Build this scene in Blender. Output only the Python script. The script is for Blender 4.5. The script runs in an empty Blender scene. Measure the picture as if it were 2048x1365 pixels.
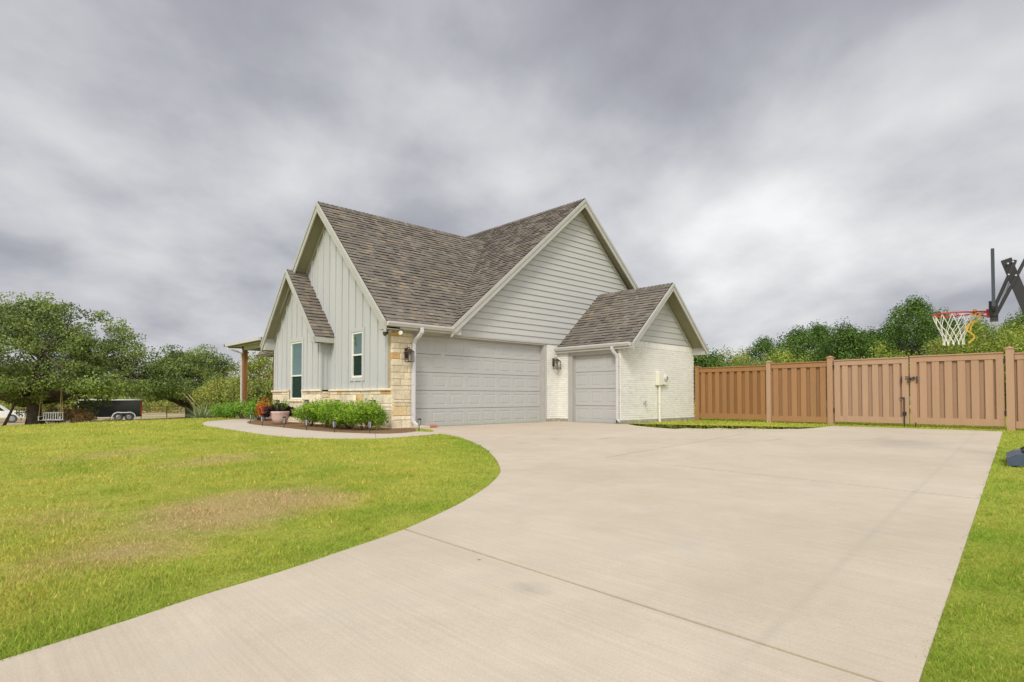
import bpy, bmesh, math, random
import numpy as np
from mathutils import Vector, Matrix
random.seed(7); RNG = np.random.default_rng(7)
scene = bpy.context.scene
PI = math.pi
# ------------------------------------------------------------------ camera calibration
# world: X runs along the garage wall (away, to the right), Y along the board wall (away, to the left)
f = 1151.0; HZ = 794.0; PITCH = math.radians(1.4); CX = 1024.0; CY = HZ - f*math.tan(PITCH)
YAW = math.atan2(1225, 1151)
F0 = np.array([math.cos(YAW), math.sin(YAW), 0]); RT = np.array([math.sin(YAW), -math.cos(YAW), 0]); ZU = np.array([0, 0, 1.])
FW = F0*math.cos(PITCH) + ZU*math.sin(PITCH); UP = ZU*math.cos(PITCH) - F0*math.sin(PITCH)
CAM = -(14.45*F0) + 3.0*RT + np.array([0, 0, .8])
cd = bpy.data.cameras.new('camera'); cam = bpy.data.objects.new('camera', cd); scene.collection.objects.link(cam)
cd.sensor_width = 36; cd.lens = 36*f/2048; cd.shift_y = (CY-682.5)/2048; cd.clip_end = 3000; cd.clip_start = .05
cam.matrix_world = Matrix(((RT[0], UP[0], -FW[0], CAM[0]), (RT[1], UP[1], -FW[1], CAM[1]), (RT[2], UP[2], -FW[2], CAM[2]), (0, 0, 0, 1)))
scene.camera = cam
# ------------------------------------------------------------------ sky, sun, exposure
W = bpy.data.worlds.new('World'); scene.world = W; W.use_nodes = True
wt = W.node_tree; wt.nodes.clear(); SUN_EL, SUN_AZ = math.radians(38), math.radians(225)   # sun behind thick cloud, over the camera's shoulder
def N(t, kind, **k):
    n = t.nodes.new(kind)
    for a, b in k.items():
        if a in ('loc',): n.location = b
        elif hasattr(n, a): setattr(n, a, b)
        else: n.inputs[a].default_value = b
    return n
def math_node(t, op, a, b=None, clamp=False):
    n = t.nodes.new('ShaderNodeMath'); n.operation = op; n.use_clamp = clamp
    for i, v in enumerate((a, b)):
        if v is None: continue
        if isinstance(v, (int, float)): n.inputs[i].default_value = v
        else: t.links.new(v, n.inputs[i])
    return n.outputs[0]
def vmath(t, op, a, b=None):
    n = t.nodes.new('ShaderNodeVectorMath'); n.operation = op
    for i, v in enumerate((a, b)):
        if v is None: continue
        if isinstance(v, (tuple, list)): n.inputs[i].default_value = v
        else: t.links.new(v, n.inputs[i])
    return n
def ramp(t, fac, stops, interp='LINEAR'):
    n = t.nodes.new('ShaderNodeValToRGB'); n.color_ramp.interpolation = interp
    e = n.color_ramp.elements
    while len(e) < len(stops): e.new(.5)
    for i, (p, c) in enumerate(stops):
        e[i].position = p; e[i].color = (c[0], c[1], c[2], 1) if not isinstance(c, float) else (c, c, c, 1)
    t.links.new(fac, n.inputs[0]); return n.outputs[0]
def mix(t, fac, a, b, mode='MIX'):
    n = t.nodes.new('ShaderNodeMix'); n.data_type = 'RGBA'; n.blend_type = mode
    for s, v in ((n.inputs[0], fac), (n.inputs[6], a), (n.inputs[7], b)):
        if isinstance(v, (int, float)): s.default_value = v
        elif isinstance(v, (tuple, list)): s.default_value = (v[0], v[1], v[2], 1)
        else: t.links.new(v, s)
    return n.outputs[2]
def noise(t, vec, scale, detail=4, rough=.55, dist=0.):
    n = t.nodes.new('ShaderNodeTexNoise'); n.inputs['Scale'].default_value = scale; n.inputs['Detail'].default_value = detail
    n.inputs['Roughness'].default_value = rough; n.inputs['Distortion'].default_value = dist
    if vec is not None: t.links.new(vec, n.inputs['Vector'])
    return n.outputs['Fac']
def build_sky():
    t = wt
    tc = t.nodes.new('ShaderNodeTexCoord'); d = vmath(t, 'NORMALIZE', tc.outputs['Generated']).outputs[0]
    def dot(v): return vmath(t, 'DOT_PRODUCT', d, tuple(float(x) for x in v)).outputs['Value']
    z = dot((0, 0, 1)); fw = dot(F0); rt = dot(RT)
    zc = math_node(t, 'ADD', math_node(t, 'MAXIMUM', z, 0.0), .30)
    px_ = math_node(t, 'DIVIDE', rt, zc); py_ = math_node(t, 'DIVIDE', fw, zc)      # cloud deck seen in perspective
    c = t.nodes.new('ShaderNodeCombineXYZ'); t.links.new(px_, c.inputs[0]); t.links.new(py_, c.inputs[1])
    m = t.nodes.new('ShaderNodeMapping'); t.links.new(c.outputs[0], m.inputs[0])
    m.inputs['Rotation'].default_value = (0, 0, math.radians(-24)); m.inputs['Scale'].default_value = (1.0, .8, 1); m.inputs['Location'].default_value = (-9.3, -3.2, 2)
    n1 = noise(t, m.outputs[0], 1.25, 3, .42, .15)
    m2 = t.nodes.new('ShaderNodeMapping'); t.links.new(c.outputs[0], m2.inputs[0])
    m2.inputs['Rotation'].default_value = (0, 0, math.radians(-30)); m2.inputs['Scale'].default_value = (1.1, .9, 1); m2.inputs['Location'].default_value = (19.1, 4.2, 1)
    n2 = noise(t, m2.outputs[0], 3.4, 7, .52, .1)
    n = math_node(t, 'ADD', math_node(t, 'MULTIPLY', n1, .64), math_node(t, 'MULTIPLY', n2, .36))
    # thinner cloud (a brighter opening) to the right of the gable
    r = np.array(FW) + (1390-CX)/f*RT + (CY-330)/f*UP; r /= np.linalg.norm(r)
    spot = math_node(t, 'POWER', math_node(t, 'MAXIMUM', dot(r), 0.), 22.)
    r2 = np.array(FW) + (700-CX)/f*RT + (CY-330)/f*UP; r2 /= np.linalg.norm(r2)
    spot2 = math_node(t, 'POWER', math_node(t, 'MAXIMUM', dot(r2), 0.), 9.)
    lo = math_node(t, 'POWER', math_node(t, 'SUBTRACT', 1.0, math_node(t, 'MAXIMUM', z, 0.)), 7.)
    n = math_node(t, 'ADD', n, math_node(t, 'MULTIPLY', spot, .13)); n = math_node(t, 'ADD', n, math_node(t, 'MULTIPLY', spot2, .07))
    n = math_node(t, 'ADD', n, math_node(t, 'MULTIPLY', lo, .085))
    for (uu, vv, pw, k) in ((1200, 40, 26, .115), (60, 420, 30, .015), (200, 560, 30, -.03), (150, 40, 30, .09), (640, 40, 18, .035), (1950, 120, 14, .01), (1860, 280, 34, -.06), (300, 230, 30, -.075), (950, 240, 26, -.03), (1290, 420, 30, -.03)):   # thicker (darker) and thinner banks
        q = np.array(FW) + (uu-CX)/f*RT + (CY-vv)/f*UP; q /= np.linalg.norm(q)
        n = math_node(t, 'SUBTRACT', n, math_node(t, 'MULTIPLY', math_node(t, 'POWER', math_node(t, 'MAXIMUM', dot(q), 0.), float(pw)), k))
    n = math_node(t, 'SUBTRACT', n, .048)
    col = ramp(t, n, [(.34, (.235, .238, .272)), (.45, (.315, .32, .352)), (.55, (.435, .44, .465)), (.64, (.53, .535, .545)), (.76, (.68, .685, .69))])
    # overcast skies grow brighter towards the zenith
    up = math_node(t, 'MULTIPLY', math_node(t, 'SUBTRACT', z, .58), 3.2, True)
    back = math_node(t, 'MULTIPLY', math_node(t, 'SUBTRACT', .1, fw), .9, True)  # added gain: unseen sky behind the camera brightened to light the walls
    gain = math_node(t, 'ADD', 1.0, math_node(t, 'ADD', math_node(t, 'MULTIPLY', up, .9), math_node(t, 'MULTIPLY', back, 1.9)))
    sky = t.nodes.new('ShaderNodeTexSky'); sky.sky_type = 'NISHITA'; sky.sun_disc = False; sky.sun_elevation = SUN_EL; sky.sun_rotation = SUN_AZ
    skyc = mix(t, 1.0, sky.outputs[0], (.05, .05, .05), 'MULTIPLY')
    colg = mix(t, 1.0, col, (1, 1, 1), 'MULTIPLY')
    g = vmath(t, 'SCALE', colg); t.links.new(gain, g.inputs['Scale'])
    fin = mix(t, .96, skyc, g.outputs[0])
    bg = t.nodes.new('ShaderNodeBackground'); bg.inputs[1].default_value = 1.0; t.links.new(fin, bg.inputs[0])
    o = t.nodes.new('ShaderNodeOutputWorld'); t.links.new(bg.outputs[0], o.inputs[0])
build_sky()
sl = bpy.data.lights.new('sun', 'SUN'); sl.energy = 1.5; sl.angle = math.radians(16); sl.color = (1, .96, .88)
so = bpy.data.objects.new('sun', sl); scene.collection.objects.link(so)
sdir = -F0*math.cos(SUN_EL)*.95 - RT*math.cos(SUN_EL)*.25 + ZU*math.sin(SUN_EL)
so.rotation_euler = Vector(sdir).to_track_quat('Z', 'Y').to_euler()
wt.nodes['Sky Texture'].sun_rotation = math.atan2(sdir[0], sdir[1])
vs = scene.view_settings; vs.view_transform = 'Standard'; vs.look = 'None'; vs.exposure = 0.49; vs.gamma = 1
scene.cycles.max_bounces = 5; scene.cycles.transparent_max_bounces = 8

# ------------------------------------------------------------------ calibration helpers
def ray(u, v): return FW + (u-CX)/f*RT + (CY-v)/f*UP
def at(u, v, D):
    k = ray(u, v); return CAM + k*(D/np.dot(k, F0))
P0 = CAM + 14*F0 - 3*RT
def terrain(x, y):
    x = np.asarray(x, float); y = np.asarray(y, float)
    dx, dy = x-CAM[0], y-CAM[1]
    d = dx*F0[0]+dy*F0[1]; r = dx*RT[0]+dy*RT[1]
    s = 14-d; z = -.011*np.where(s > 0, np.sqrt(s*s+.25)-.5, 0); z = np.maximum(z, -.5)
    q = np.hypot(x-P0[0], y-P0[1]); w = np.clip((-r-3)/12, 0, 1); w = w*w*(3-2*w)
    ang = np.clip((-r/np.maximum(d, 1) - .25)/.5, 0, 1)
    z = z - w*(.75+.55*ang)*1.55*(1-np.exp(-np.maximum(q-9, 0)/28))*np.clip((q-9)/9, 0, 1)
    z = z + np.where(d > 140, (d-140)*.012, 0)
    return z
def gp(u, v):
    k = ray(u, v); kd = k@F0; t = (-.8-.154)/(k[2]-.011*kd)
    if t*kd > 14: t = -.8/k[2]
    q = CAM+k*t; return (float(q[0]), float(q[1]))
def ground_at(u, D):
    p = at(u, HZ, D); return np.array([p[0], p[1], float(terrain(p[0], p[1]))])

# ------------------------------------------------------------------ object helpers
COL = scene.collection
def tag(o, label=None, cat=None, group=None, kind=None):
    if label: o['label'] = label
    if cat: o['category'] = cat
    if group: o['group'] = group
    if kind: o['kind'] = kind
    return o
def empty(name, loc=(0, 0, 0), rz=0., label=None, cat=None, group=None):
    o = bpy.data.objects.new(name, None); COL.objects.link(o); o.location = loc; o.rotation_euler = (0, 0, rz); o.empty_display_size = .2
    return tag(o, label, cat, group)
def copy_tree(o, parent=None):
    c = o.copy(); COL.objects.link(c)
    if parent is not None: c.parent = parent
    for ch in list(o.children): copy_tree(ch, c)
    return c
class Fr:
    """a 2D drawing frame: s along u, t along v, h along the normal"""
    def __init__(s, o, u, v, n): s.o, s.u, s.v, s.n = [np.array(a, float) for a in (o, u, v, n)]
    def __call__(s, a, b, h=0.): return s.o + s.u*a + s.v*b + s.n*h
class MB:
    def __init__(s): s.v = []; s.f = []; s.c = []
    def face(s, pts, col=None):
        i = len(s.v); s.v += [tuple(map(float, p)) for p in pts]; s.f.append(tuple(range(i, i+len(pts)))); s.c.append(col or (1, 1, 1))
    def add(s, verts, faces, col=None):
        i = len(s.v); s.v += [tuple(map(float, p)) for p in verts]
        for q in faces: s.f.append(tuple(j+i for j in q)); s.c.append(col or (1, 1, 1))
    def box(s, a, b, col=None):
        x0, y0, z0 = [min(p, q) for p, q in zip(a, b)]; x1, y1, z1 = [max(p, q) for p, q in zip(a, b)]
        s.add([(x0, y0, z0), (x1, y0, z0), (x1, y1, z0), (x0, y1, z0), (x0, y0, z1), (x1, y0, z1), (x1, y1, z1), (x0, y1, z1)],
              [(0, 3, 2, 1), (4, 5, 6, 7), (0, 1, 5, 4), (1, 2, 6, 5), (2, 3, 7, 6), (3, 0, 4, 7)], col)
    def bbox(s, a, b, bev=.006, col=None):
        """box with chamfered edges (8 corners cut to 24 verts)"""
        lo = [min(p, q) for p, q in zip(a, b)]; hi = [max(p, q) for p, q in zip(a, b)]
        bm = bmesh.new(); bmesh.ops.create_cube(bm, size=1)
        for v in bm.verts: v.co = Vector([lo[i] if v.co[i] < 0 else hi[i] for i in range(3)])
        bmesh.ops.bevel(bm, geom=bm.edges[:], offset=min(bev, .45*min(hi[i]-lo[i] for i in range(3))), segments=1, affect='EDGES')
        bm.verts.index_update(); s.add([v.co for v in bm.verts], [[v.index for v in q.verts] for q in bm.faces], col); bm.free()
    def fbox(s, fr, s0, s1, t0, t1, h0, h1, col=None):
        P = [fr(a, b, h) for h in (h0, h1) for a, b in ((s0, t0), (s1, t0), (s1, t1), (s0, t1))]
        s.add(P, [(0, 3, 2, 1), (4, 5, 6, 7), (0, 1, 5, 4), (1, 2, 6, 5), (2, 3, 7, 6), (3, 0, 4, 7)], col)
    def block(s, fr, s0, s1, t0, t1, h0, h1, bev, col=None):
        """masonry unit: sides plus a chamfered front"""
        b = min(bev, (s1-s0)*.4, (t1-t0)*.4)
        P = [fr(a, c, h0) for a, c in ((s0, t0), (s1, t0), (s1, t1), (s0, t1))] + [fr(a, c, h1-b*.6) for a, c in ((s0, t0), (s1, t0), (s1, t1), (s0, t1))] \
            + [fr(a, c, h1) for a, c in ((s0+b, t0+b), (s1-b, t0+b), (s1-b, t1-b), (s0+b, t1-b))]
        F = []
        for k in (0, 4):
            for i in range(4): j = (i+1) % 4; F.append((k+i, k+j, k+4+j, k+4+i))
        F.append((8, 9, 10, 11)); s.add(P, F, col)
    def prism(s, fr, poly, h0, h1, col=None):
        n = len(poly)
        if n < 3: return
        P = [fr(a, b, h0) for a, b in poly] + [fr(a, b, h1) for a, b in poly]
        s.add(P, [tuple(range(n-1, -1, -1)), tuple(range(n, 2*n))] + [(i, (i+1) % n, n+(i+1) % n, n+i) for i in range(n)], col)
    def beam(s, a, b, w, h, up=(0, 0, 1), col=None):
        a = np.array(a, float); b = np.array(b, float); d = b-a; L = np.linalg.norm(d); d /= L; up = np.array(up, float)
        sd = np.cross(d, up); sd /= np.linalg.norm(sd); u2 = np.cross(sd, d)
        s.fbox(Fr(a, d, sd, u2), 0, L, -w/2, w/2, -h/2, h/2, col)
    def tube(s, pts, r, seg=8, col=None, cap=True, closed=False):
        pts = [np.array(p, float) for p in pts]; n = len(pts); rr = r if hasattr(r, '__len__') else [r]*n
        base = len(s.v); last = None
        for i, p in enumerate(pts):
            d = pts[(i+1) % n if closed else min(i+1, n-1)] - pts[(i-1) % n if closed else max(i-1, 0)]; d = d/(np.linalg.norm(d)+1e-9)
            if last is None:
                a = np.cross(d, (0, 0, 1.)); a = a if np.linalg.norm(a) > .1 else np.cross(d, (1., 0, 0))
            else: a = last - d*np.dot(last, d)
            a = a/(np.linalg.norm(a)+1e-9); last = a; b = np.cross(d, a)
            for k in range(seg):
                t = 2*PI*k/seg; s.v.append(tuple(p + rr[i]*(a*math.cos(t)+b*math.sin(t))))
        for i in range(n if closed else n-1):
            j = (i+1) % n
            for k in range(seg):
                l = (k+1) % seg; s.f.append((base+i*seg+k, base+i*seg+l, base+j*seg+l, base+j*seg+k)); s.c.append(col or (1, 1, 1))
        if cap and not closed:
            s.f.append(tuple(base+k for k in range(seg-1, -1, -1))); s.c.append(col or (1, 1, 1))
            s.f.append(tuple(base+(n-1)*seg+k for k in range(seg))); s.c.append(col or (1, 1, 1))
    def lathe(s, c, prof, seg=20, col=None, axis=None):
        c = np.array(c, float); base = len(s.v)
        ax = np.array(axis if axis is not None else (0, 0, 1), float); ax /= np.linalg.norm(ax)
        a = np.cross(ax, (0, 1., 0)); a = a if np.linalg.norm(a) > .1 else np.cross(ax, (1., 0, 0)); a /= np.linalg.norm(a); b = np.cross(ax, a)
        for r, z in prof:
            for k in range(seg): t = 2*PI*k/seg; s.v.append(tuple(c + a*r*math.cos(t) + b*r*math.sin(t) + ax*z))
        for i in range(len(prof)-1):
            for k in range(seg):
                l = (k+1) % seg; s.f.append((base+i*seg+k, base+i*seg+l, base+(i+1)*seg+l, base+(i+1)*seg+k)); s.c.append(col or (1, 1, 1))
    def build(s, name, m, parent=None, smooth=False, recalc=True, attr=True):
        me = bpy.data.meshes.new(name); me.from_pydata(s.v, [], s.f)
        if attr:
            ca = me.color_attributes.new('tone', 'FLOAT_COLOR', 'CORNER')
            arr = np.ones((len(me.loops), 4), np.float32); k = 0
            cnt = [len(q) for q in s.f]; arr[:, :3] = np.repeat(np.array(s.c, np.float32).reshape(-1, 3), cnt, axis=0)
            ca.data.foreach_set('color', arr.ravel())
        if recalc:
            bm = bmesh.new(); bm.from_mesh(me); bmesh.ops.recalc_face_normals(bm, faces=bm.faces[:]); bm.to_mesh(me); bm.free()
        if smooth: me.polygons.foreach_set('use_smooth', [True]*len(me.polygons))
        me.materials.append(m); o = bpy.data.objects.new(name, me); COL.objects.link(o)
        if parent is not None:
            o.parent = parent; o.matrix_parent_inverse = PMI(parent)
        return o
def PMI(p):
    """geometry is written in world space: cancel the parent's own placement"""
    m = Matrix.Identity(4); q = p; top = p
    while top.parent is not None: top = top.parent
    if top.get('local'): return m
    while q is not None:
        m = (q.matrix_basis if q.parent is None else q.matrix_parent_inverse @ q.matrix_basis) @ m; q = q.parent
    return m.inverted()
def clip(poly, a, b, c):
    """keep the side a*x+b*y<=c"""
    out = []
    for i in range(len(poly)):
        p, q = poly[i], poly[(i+1) % len(poly)]; fp = a*p[0]+b*p[1]-c; fq = a*q[0]+b*q[1]-c
        if fp <= 0: out.append(p)
        if (fp < 0 < fq) or (fq < 0 < fp): t = fp/(fp-fq); out.append((p[0]+t*(q[0]-p[0]), p[1]+t*(q[1]-p[1])))
    return out
def clip_poly(poly, reg):
    ar = sum(reg[i][0]*reg[(i+1) % len(reg)][1]-reg[(i+1) % len(reg)][0]*reg[i][1] for i in range(len(reg)))
    sg = 1 if ar > 0 else -1
    for i in range(len(reg)):
        p, q = reg[i], reg[(i+1) % len(reg)]; dx, dy = q[0]-p[0], q[1]-p[1]
        a, b = sg*dy, -sg*dx; poly = clip(poly, a, b, a*p[0]+b*p[1])
        if len(poly) < 3: return []
    return poly
def rect(s0, s1, t0, t1): return [(s0, t0), (s1, t0), (s1, t1), (s0, t1)]
def pieces(reg, holes):
    """split region around rectangular holes into convex pieces (holes sorted, not overlapping in s)"""
    out = []; cur = -1e3
    if len(reg) < 3: return out
    for (a, b, c, d) in sorted(holes):
        out.append(clip_poly(rect(cur, a, -1e3, 1e3), reg)); out.append(clip_poly(rect(a, b, -1e3, c), reg)); out.append(clip_poly(rect(a, b, d, 1e3), reg)); cur = b
    out.append(clip_poly(rect(cur, 1e3, -1e3, 1e3), reg)); return [p for p in out if len(p) > 2]
def inside(px, py, poly):
    px = np.asarray(px); py = np.asarray(py); r = np.zeros(px.shape, bool); n = len(poly)
    for i in range(n):
        x1, y1 = poly[i]; x2, y2 = poly[(i+1) % n]
        c = ((y1 > py) != (y2 > py)); xx = (x2-x1)*(py-y1)/((y2-y1) if y2 != y1 else 1e-9)+x1; r ^= c & (px < xx)
    return r

# ------------------------------------------------------------------ materials
MATS = {}
def mat(name, col, rough=.7, spec=.3, metal=0., var=.12, vscale=3., bump=.0, bscale=40., tone=False, rand=None, grain=None, stretch=None, tint=None):
    """paint / stone / metal with mottled colour and fine surface relief"""
    m = bpy.data.materials.new(name); m.use_nodes = True; t = m.node_tree; b = t.nodes['Principled BSDF']
    b.inputs['Roughness'].default_value = rough; b.inputs['Specular IOR Level'].default_value = spec; b.inputs['Metallic'].default_value = metal
    tc = t.nodes.new('ShaderNodeTexCoord'); v = tc.outputs['Object']
    if stretch: mp = t.nodes.new('ShaderNodeMapping'); mp.inputs['Scale'].default_value = stretch; t.links.new(v, mp.inputs[0]); v = mp.outputs[0]
    n = noise(t, v, vscale, 6, .6)
    lo = tuple(max(0, c*(1-var)) for c in col); hi = tuple(c*(1+var) for c in col)
    if tint: hi = tuple(c*(1+var)*k for c, k in zip(col, tint))
    c = ramp(t, n, [(.3, lo), (.7, hi)])
    if tone:
        a = t.nodes.new('ShaderNodeVertexColor'); a.layer_name = 'tone'; c = mix(t, 1., c, a.outputs[0], 'MULTIPLY')
    if grain:
        g = noise(t, v, grain[0], 3, .7); c = mix(t, 1., c, ramp(t, g, [(.25, 1-grain[1]), (.75, 1+grain[1]*.6)]), 'MULTIPLY')
    t.links.new(c, b.inputs['Base Color'])
    if bump:
        bn = t.nodes.new('ShaderNodeBump'); bn.inputs['Strength'].default_value = bump; bn.inputs['Distance'].default_value = .01
        t.links.new(noise(t, v, bscale, 5, .65), bn.inputs['Height']); t.links.new(bn.outputs[0], b.inputs['Normal'])
    MATS[name] = m; return m
M = {}
M['board'] = mat('grey_board_paint', (.495, .50, .48), .6, .3, var=.05, vscale=1.5, bump=.15, bscale=60, grain=(45, .06), stretch=(1, 1, .12))
M['lap'] = mat('warm_grey_lap_paint', (.48, .473, .44), .6, .3, var=.05, vscale=2, bump=.12, bscale=70, tone=True, stretch=(.15, 1, 1), grain=(60, .05))
M['trim'] = mat('greige_trim_paint', (.435, .425, .38), .6, .3, var=.05, vscale=3)
M['soffit'] = mat('olive_soffit_paint', (.27, .255, .17), .7, .2, var=.06, vscale=2)
M['cream'] = mat('cream_window_vinyl', (.78, .75, .66), .45, .4, var=.03)
M['door'] = mat('grey_garage_door_paint', (.445, .44, .415), .5, .35, var=.035, vscale=1.2, bump=.10, bscale=90, grain=(30, .04), stretch=(.1, .1, 1))
M['jamb'] = mat('grey_jamb_paint', (.40, .385, .35), .6, .3, var=.06, vscale=3)
M['brick'] = mat('cream_painted_brick', (.76, .74, .675), .7, .2, var=.04, vscale=1.4, bump=.2, bscale=80, tone=True)
M['brickback'] = mat('painted_brick_joint', (.56, .52, .43), .9, .1, var=.1, vscale=2.2)
M['stone'] = mat('cut_limestone', (.80, .68, .46), .9, .1, var=.16, vscale=7, bump=1.0, bscale=22, tone=True, grain=(30, .24))
M['mortar'] = mat('sandy_mortar', (.40, .32, .21), .95, .1, var=.1, vscale=10, bump=.4, bscale=80)
M['slabedge'] = mat('weathered_foundation_concrete', (.33, .31, .24), .95, .1, var=.3, vscale=9, bump=.6, bscale=40)
M['shingle'] = mat('weathered_asphalt_shingles', (.205, .180, .150), .95, .08, var=.14, vscale=.9, bump=.5, bscale=140, tone=True, grain=(160, .25), tint=(1.02, 1, .97))
M['gutter'] = mat('light_aluminium_gutter_paint', (.56, .535, .51), .4, .45, var=.05, vscale=3)
M['gutterw'] = mat('pale_downspout_paint', (.60, .585, .60), .4, .45, var=.05, vscale=4)
M['black'] = mat('black_metal', (.022, .021, .02), .4, .5, var=.2, vscale=8)
M['bronze'] = mat('dark_bronze_metal', (.05, .037, .022), .4, .5, var=.3, vscale=12)
M['wood'] = mat('rough_cedar_post', (.30, .15, .062), .85, .15, var=.3, vscale=2, bump=.6, bscale=30, stretch=(6, 6, .5), grain=(14, .3))
M['fence'] = mat('tan_composite_boards', (.43, .245, .13), .7, .2, var=.06, vscale=2.5, bump=.15, bscale=70, tone=True, stretch=(1, 3, .25), grain=(50, .06))
M['beige'] = mat('cream_meter_paint', (.74, .71, .58), .5, .3, var=.04)
M['steel'] = mat('dull_steel', (.42, .42, .42), .35, .5, metal=.7, var=.1)
M['red'] = mat('red_painted_rim', (.55, .035, .03), .45, .4, var=.1)
M['net'] = mat('white_net_cord', (.80, .78, .72), .9, .1, var=.08, vscale=20)
M['yellow'] = mat('yellow_strap', (.80, .50, .06), .6, .3, var=.12, vscale=10)
M['navy'] = mat('slate_blue_plastic', (.055, .075, .115), .5, .4, var=.15, vscale=5, bump=.2, bscale=60)
M['bark'] = mat('oak_bark', (.115, .085, .06), .95, .1, var=.4, vscale=4, bump=1., bscale=12, grain=(14, .35))
M['pole'] = mat('peeled_pine_pole', (.50, .36, .19), .8, .2, var=.15, vscale=6)
M['white'] = mat('white_paint', (.80, .79, .75), .5, .3, var=.05)
M['pot'] = mat('pinkish_clay_pot', (.62, .45, .38), .85, .15, var=.12, vscale=7, bump=.3)
M['rubber'] = mat('grey_black_tyre', (.07, .072, .085), .7, .3, var=.1)
M['rust'] = mat('rusty_pipe', (.14, .075, .04), .85, .2, var=.3, vscale=8)
M['trailer'] = mat('glossy_black_panel', (.012, .014, .016), .12, .6, var=.1)
M['mulch'] = mat('brown_bark_mulch', (.24, .145, .075), .95, .1, var=.45, vscale=14, bump=1., bscale=45, grain=(60, .5))
M['farwall'] = mat('pale_stucco', (.55, .51, .44), .9, .1, var=.1, vscale=.5)
M['farroof'] = mat('grey_metal_roof', (.33, .33, .33), .6, .3, var=.1, vscale=.5)
M['glasslens'] = mat('frosted_lens', (.30, .30, .26), .25, .5, var=.1)
M['blind'] = mat('green_grey_blind_slats', (.50, .72, .62), .6, .2, var=.1, vscale=3)
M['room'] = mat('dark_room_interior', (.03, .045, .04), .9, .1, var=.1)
def glass_mat():
    m = bpy.data.materials.new('window_glass'); m.use_nodes = True; t = m.node_tree; t.nodes.clear()
    g = N(t, 'ShaderNodeBsdfGlossy'); g.inputs['Roughness'].default_value = .03; g.inputs[0].default_value = (.70, .97, .86, 1)
    tr = N(t, 'ShaderNodeBsdfTransparent'); tr.inputs[0].default_value = (.72, .92, .84, 1)
    fr = N(t, 'ShaderNodeFresnel'); fr.inputs[0].default_value = 1.9
    tc = t.nodes.new('ShaderNodeTexCoord'); bn = t.nodes.new('ShaderNodeBump'); bn.inputs['Strength'].default_value = .06; bn.inputs['Distance'].default_value = .02
    t.links.new(noise(t, tc.outputs['Object'], 3., 2), bn.inputs['Height']); t.links.new(bn.outputs[0], g.inputs['Normal'])
    k = math_node(t, 'ADD', math_node(t, 'MULTIPLY', fr.outputs[0], 1.5), .16, True)
    mx = N(t, 'ShaderNodeMixShader'); t.links.new(k, mx.inputs[0]); t.links.new(tr.outputs[0], mx.inputs[1]); t.links.new(g.outputs[0], mx.inputs[2])
    o = N(t, 'ShaderNodeOutputMaterial'); t.links.new(mx.outputs[0], o.inputs[0]); return m
M['glass'] = glass_mat()
def screen_mat():
    m = bpy.data.materials.new('insect_screen'); m.use_nodes = True; t = m.node_tree; t.nodes.clear()
    g = N(t, 'ShaderNodeBsdfDiffuse'); g.inputs[0].default_value = (.03, .05, .04, 1); tr = N(t, 'ShaderNodeBsdfTransparent'); tr.inputs[0].default_value = (.9, 1, .95, 1)
    mx = N(t, 'ShaderNodeMixShader'); mx.inputs[0].default_value = .48; t.links.new(tr.outputs[0], mx.inputs[1]); t.links.new(g.outputs[0], mx.inputs[2])
    o = N(t, 'ShaderNodeOutputMaterial'); t.links.new(mx.outputs[0], o.inputs[0]); return m
M['screen'] = screen_mat()
def leaf_mat(name, dark, light, scale=.8, rough=.55, accent=None, trans=.25):
    m = bpy.data.materials.new(name); m.use_nodes = True; t = m.node_tree; t.nodes.clear()
    tc = t.nodes.new('ShaderNodeTexCoord'); n = noise(t, tc.outputs['Object'], scale, 3, .6)
    a = t.nodes.new('ShaderNodeVertexColor'); a.layer_name = 'tone'; sp = t.nodes.new('ShaderNodeSeparateColor'); t.links.new(a.outputs[0], sp.inputs[0])
    k = math_node(t, 'ADD', math_node(t, 'MULTIPLY', n, .55), math_node(t, 'MULTIPLY', sp.outputs[0], .5))
    st = [(.25, dark), (.85, light)]
    c = ramp(t, k, st)
    if accent: c = mix(t, ramp(t, sp.outputs[1], [(accent[1], 0.), (accent[1]+.02, 1.)]), c, accent[0])
    b = N(t, 'ShaderNodeBsdfPrincipled'); t.links.new(c, b.inputs['Base Color']); b.inputs['Roughness'].default_value = rough; b.inputs['Specular IOR Level'].default_value = .25
    tl = N(t, 'ShaderNodeBsdfTranslucent'); t.links.new(c, tl.inputs[0])
    mx = N(t, 'ShaderNodeMixShader'); mx.inputs[0].default_value = trans; t.links.new(b.outputs[0], mx.inputs[1]); t.links.new(tl.outputs[0], mx.inputs[2])
    o = N(t, 'ShaderNodeOutputMaterial'); t.links.new(mx.outputs[0], o.inputs[0]); return m
M['oak'] = leaf_mat('live_oak_leaves', (.03, .058, .012), (.36, .45, .11), .7)
M['oak2'] = leaf_mat('olive_oak_leaves', (.04, .065, .012), (.36, .40, .09), .9)
M['cedar'] = leaf_mat('cedar_foliage', (.018, .05, .008), (.19, .32, .045), 1.1)
M['olive'] = leaf_mat('yellow_green_foliage', (.08, .13, .012), (.42, .48, .075), 1.1)
M['brownbrush'] = leaf_mat('reddish_dry_brush', (.14, .10, .04), (.38, .23, .10), 2.)
M['shrub'] = leaf_mat('bright_shrub_leaves', (.04, .12, .006), (.38, .58, .04), 4.)
M['hedge'] = leaf_mat('low_hedge_leaves', (.05, .15, .01), (.36, .58, .07), 4.)
M['mixbush'] = leaf_mat('mixed_bush_leaves', (.07, .11, .014), (.44, .48, .10), 1.6, accent=((.45, .22, .08), .93))
M['orange'] = leaf_mat('orange_red_leaves', (.30, .05, .01), (.75, .22, .05), 6.)
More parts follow.
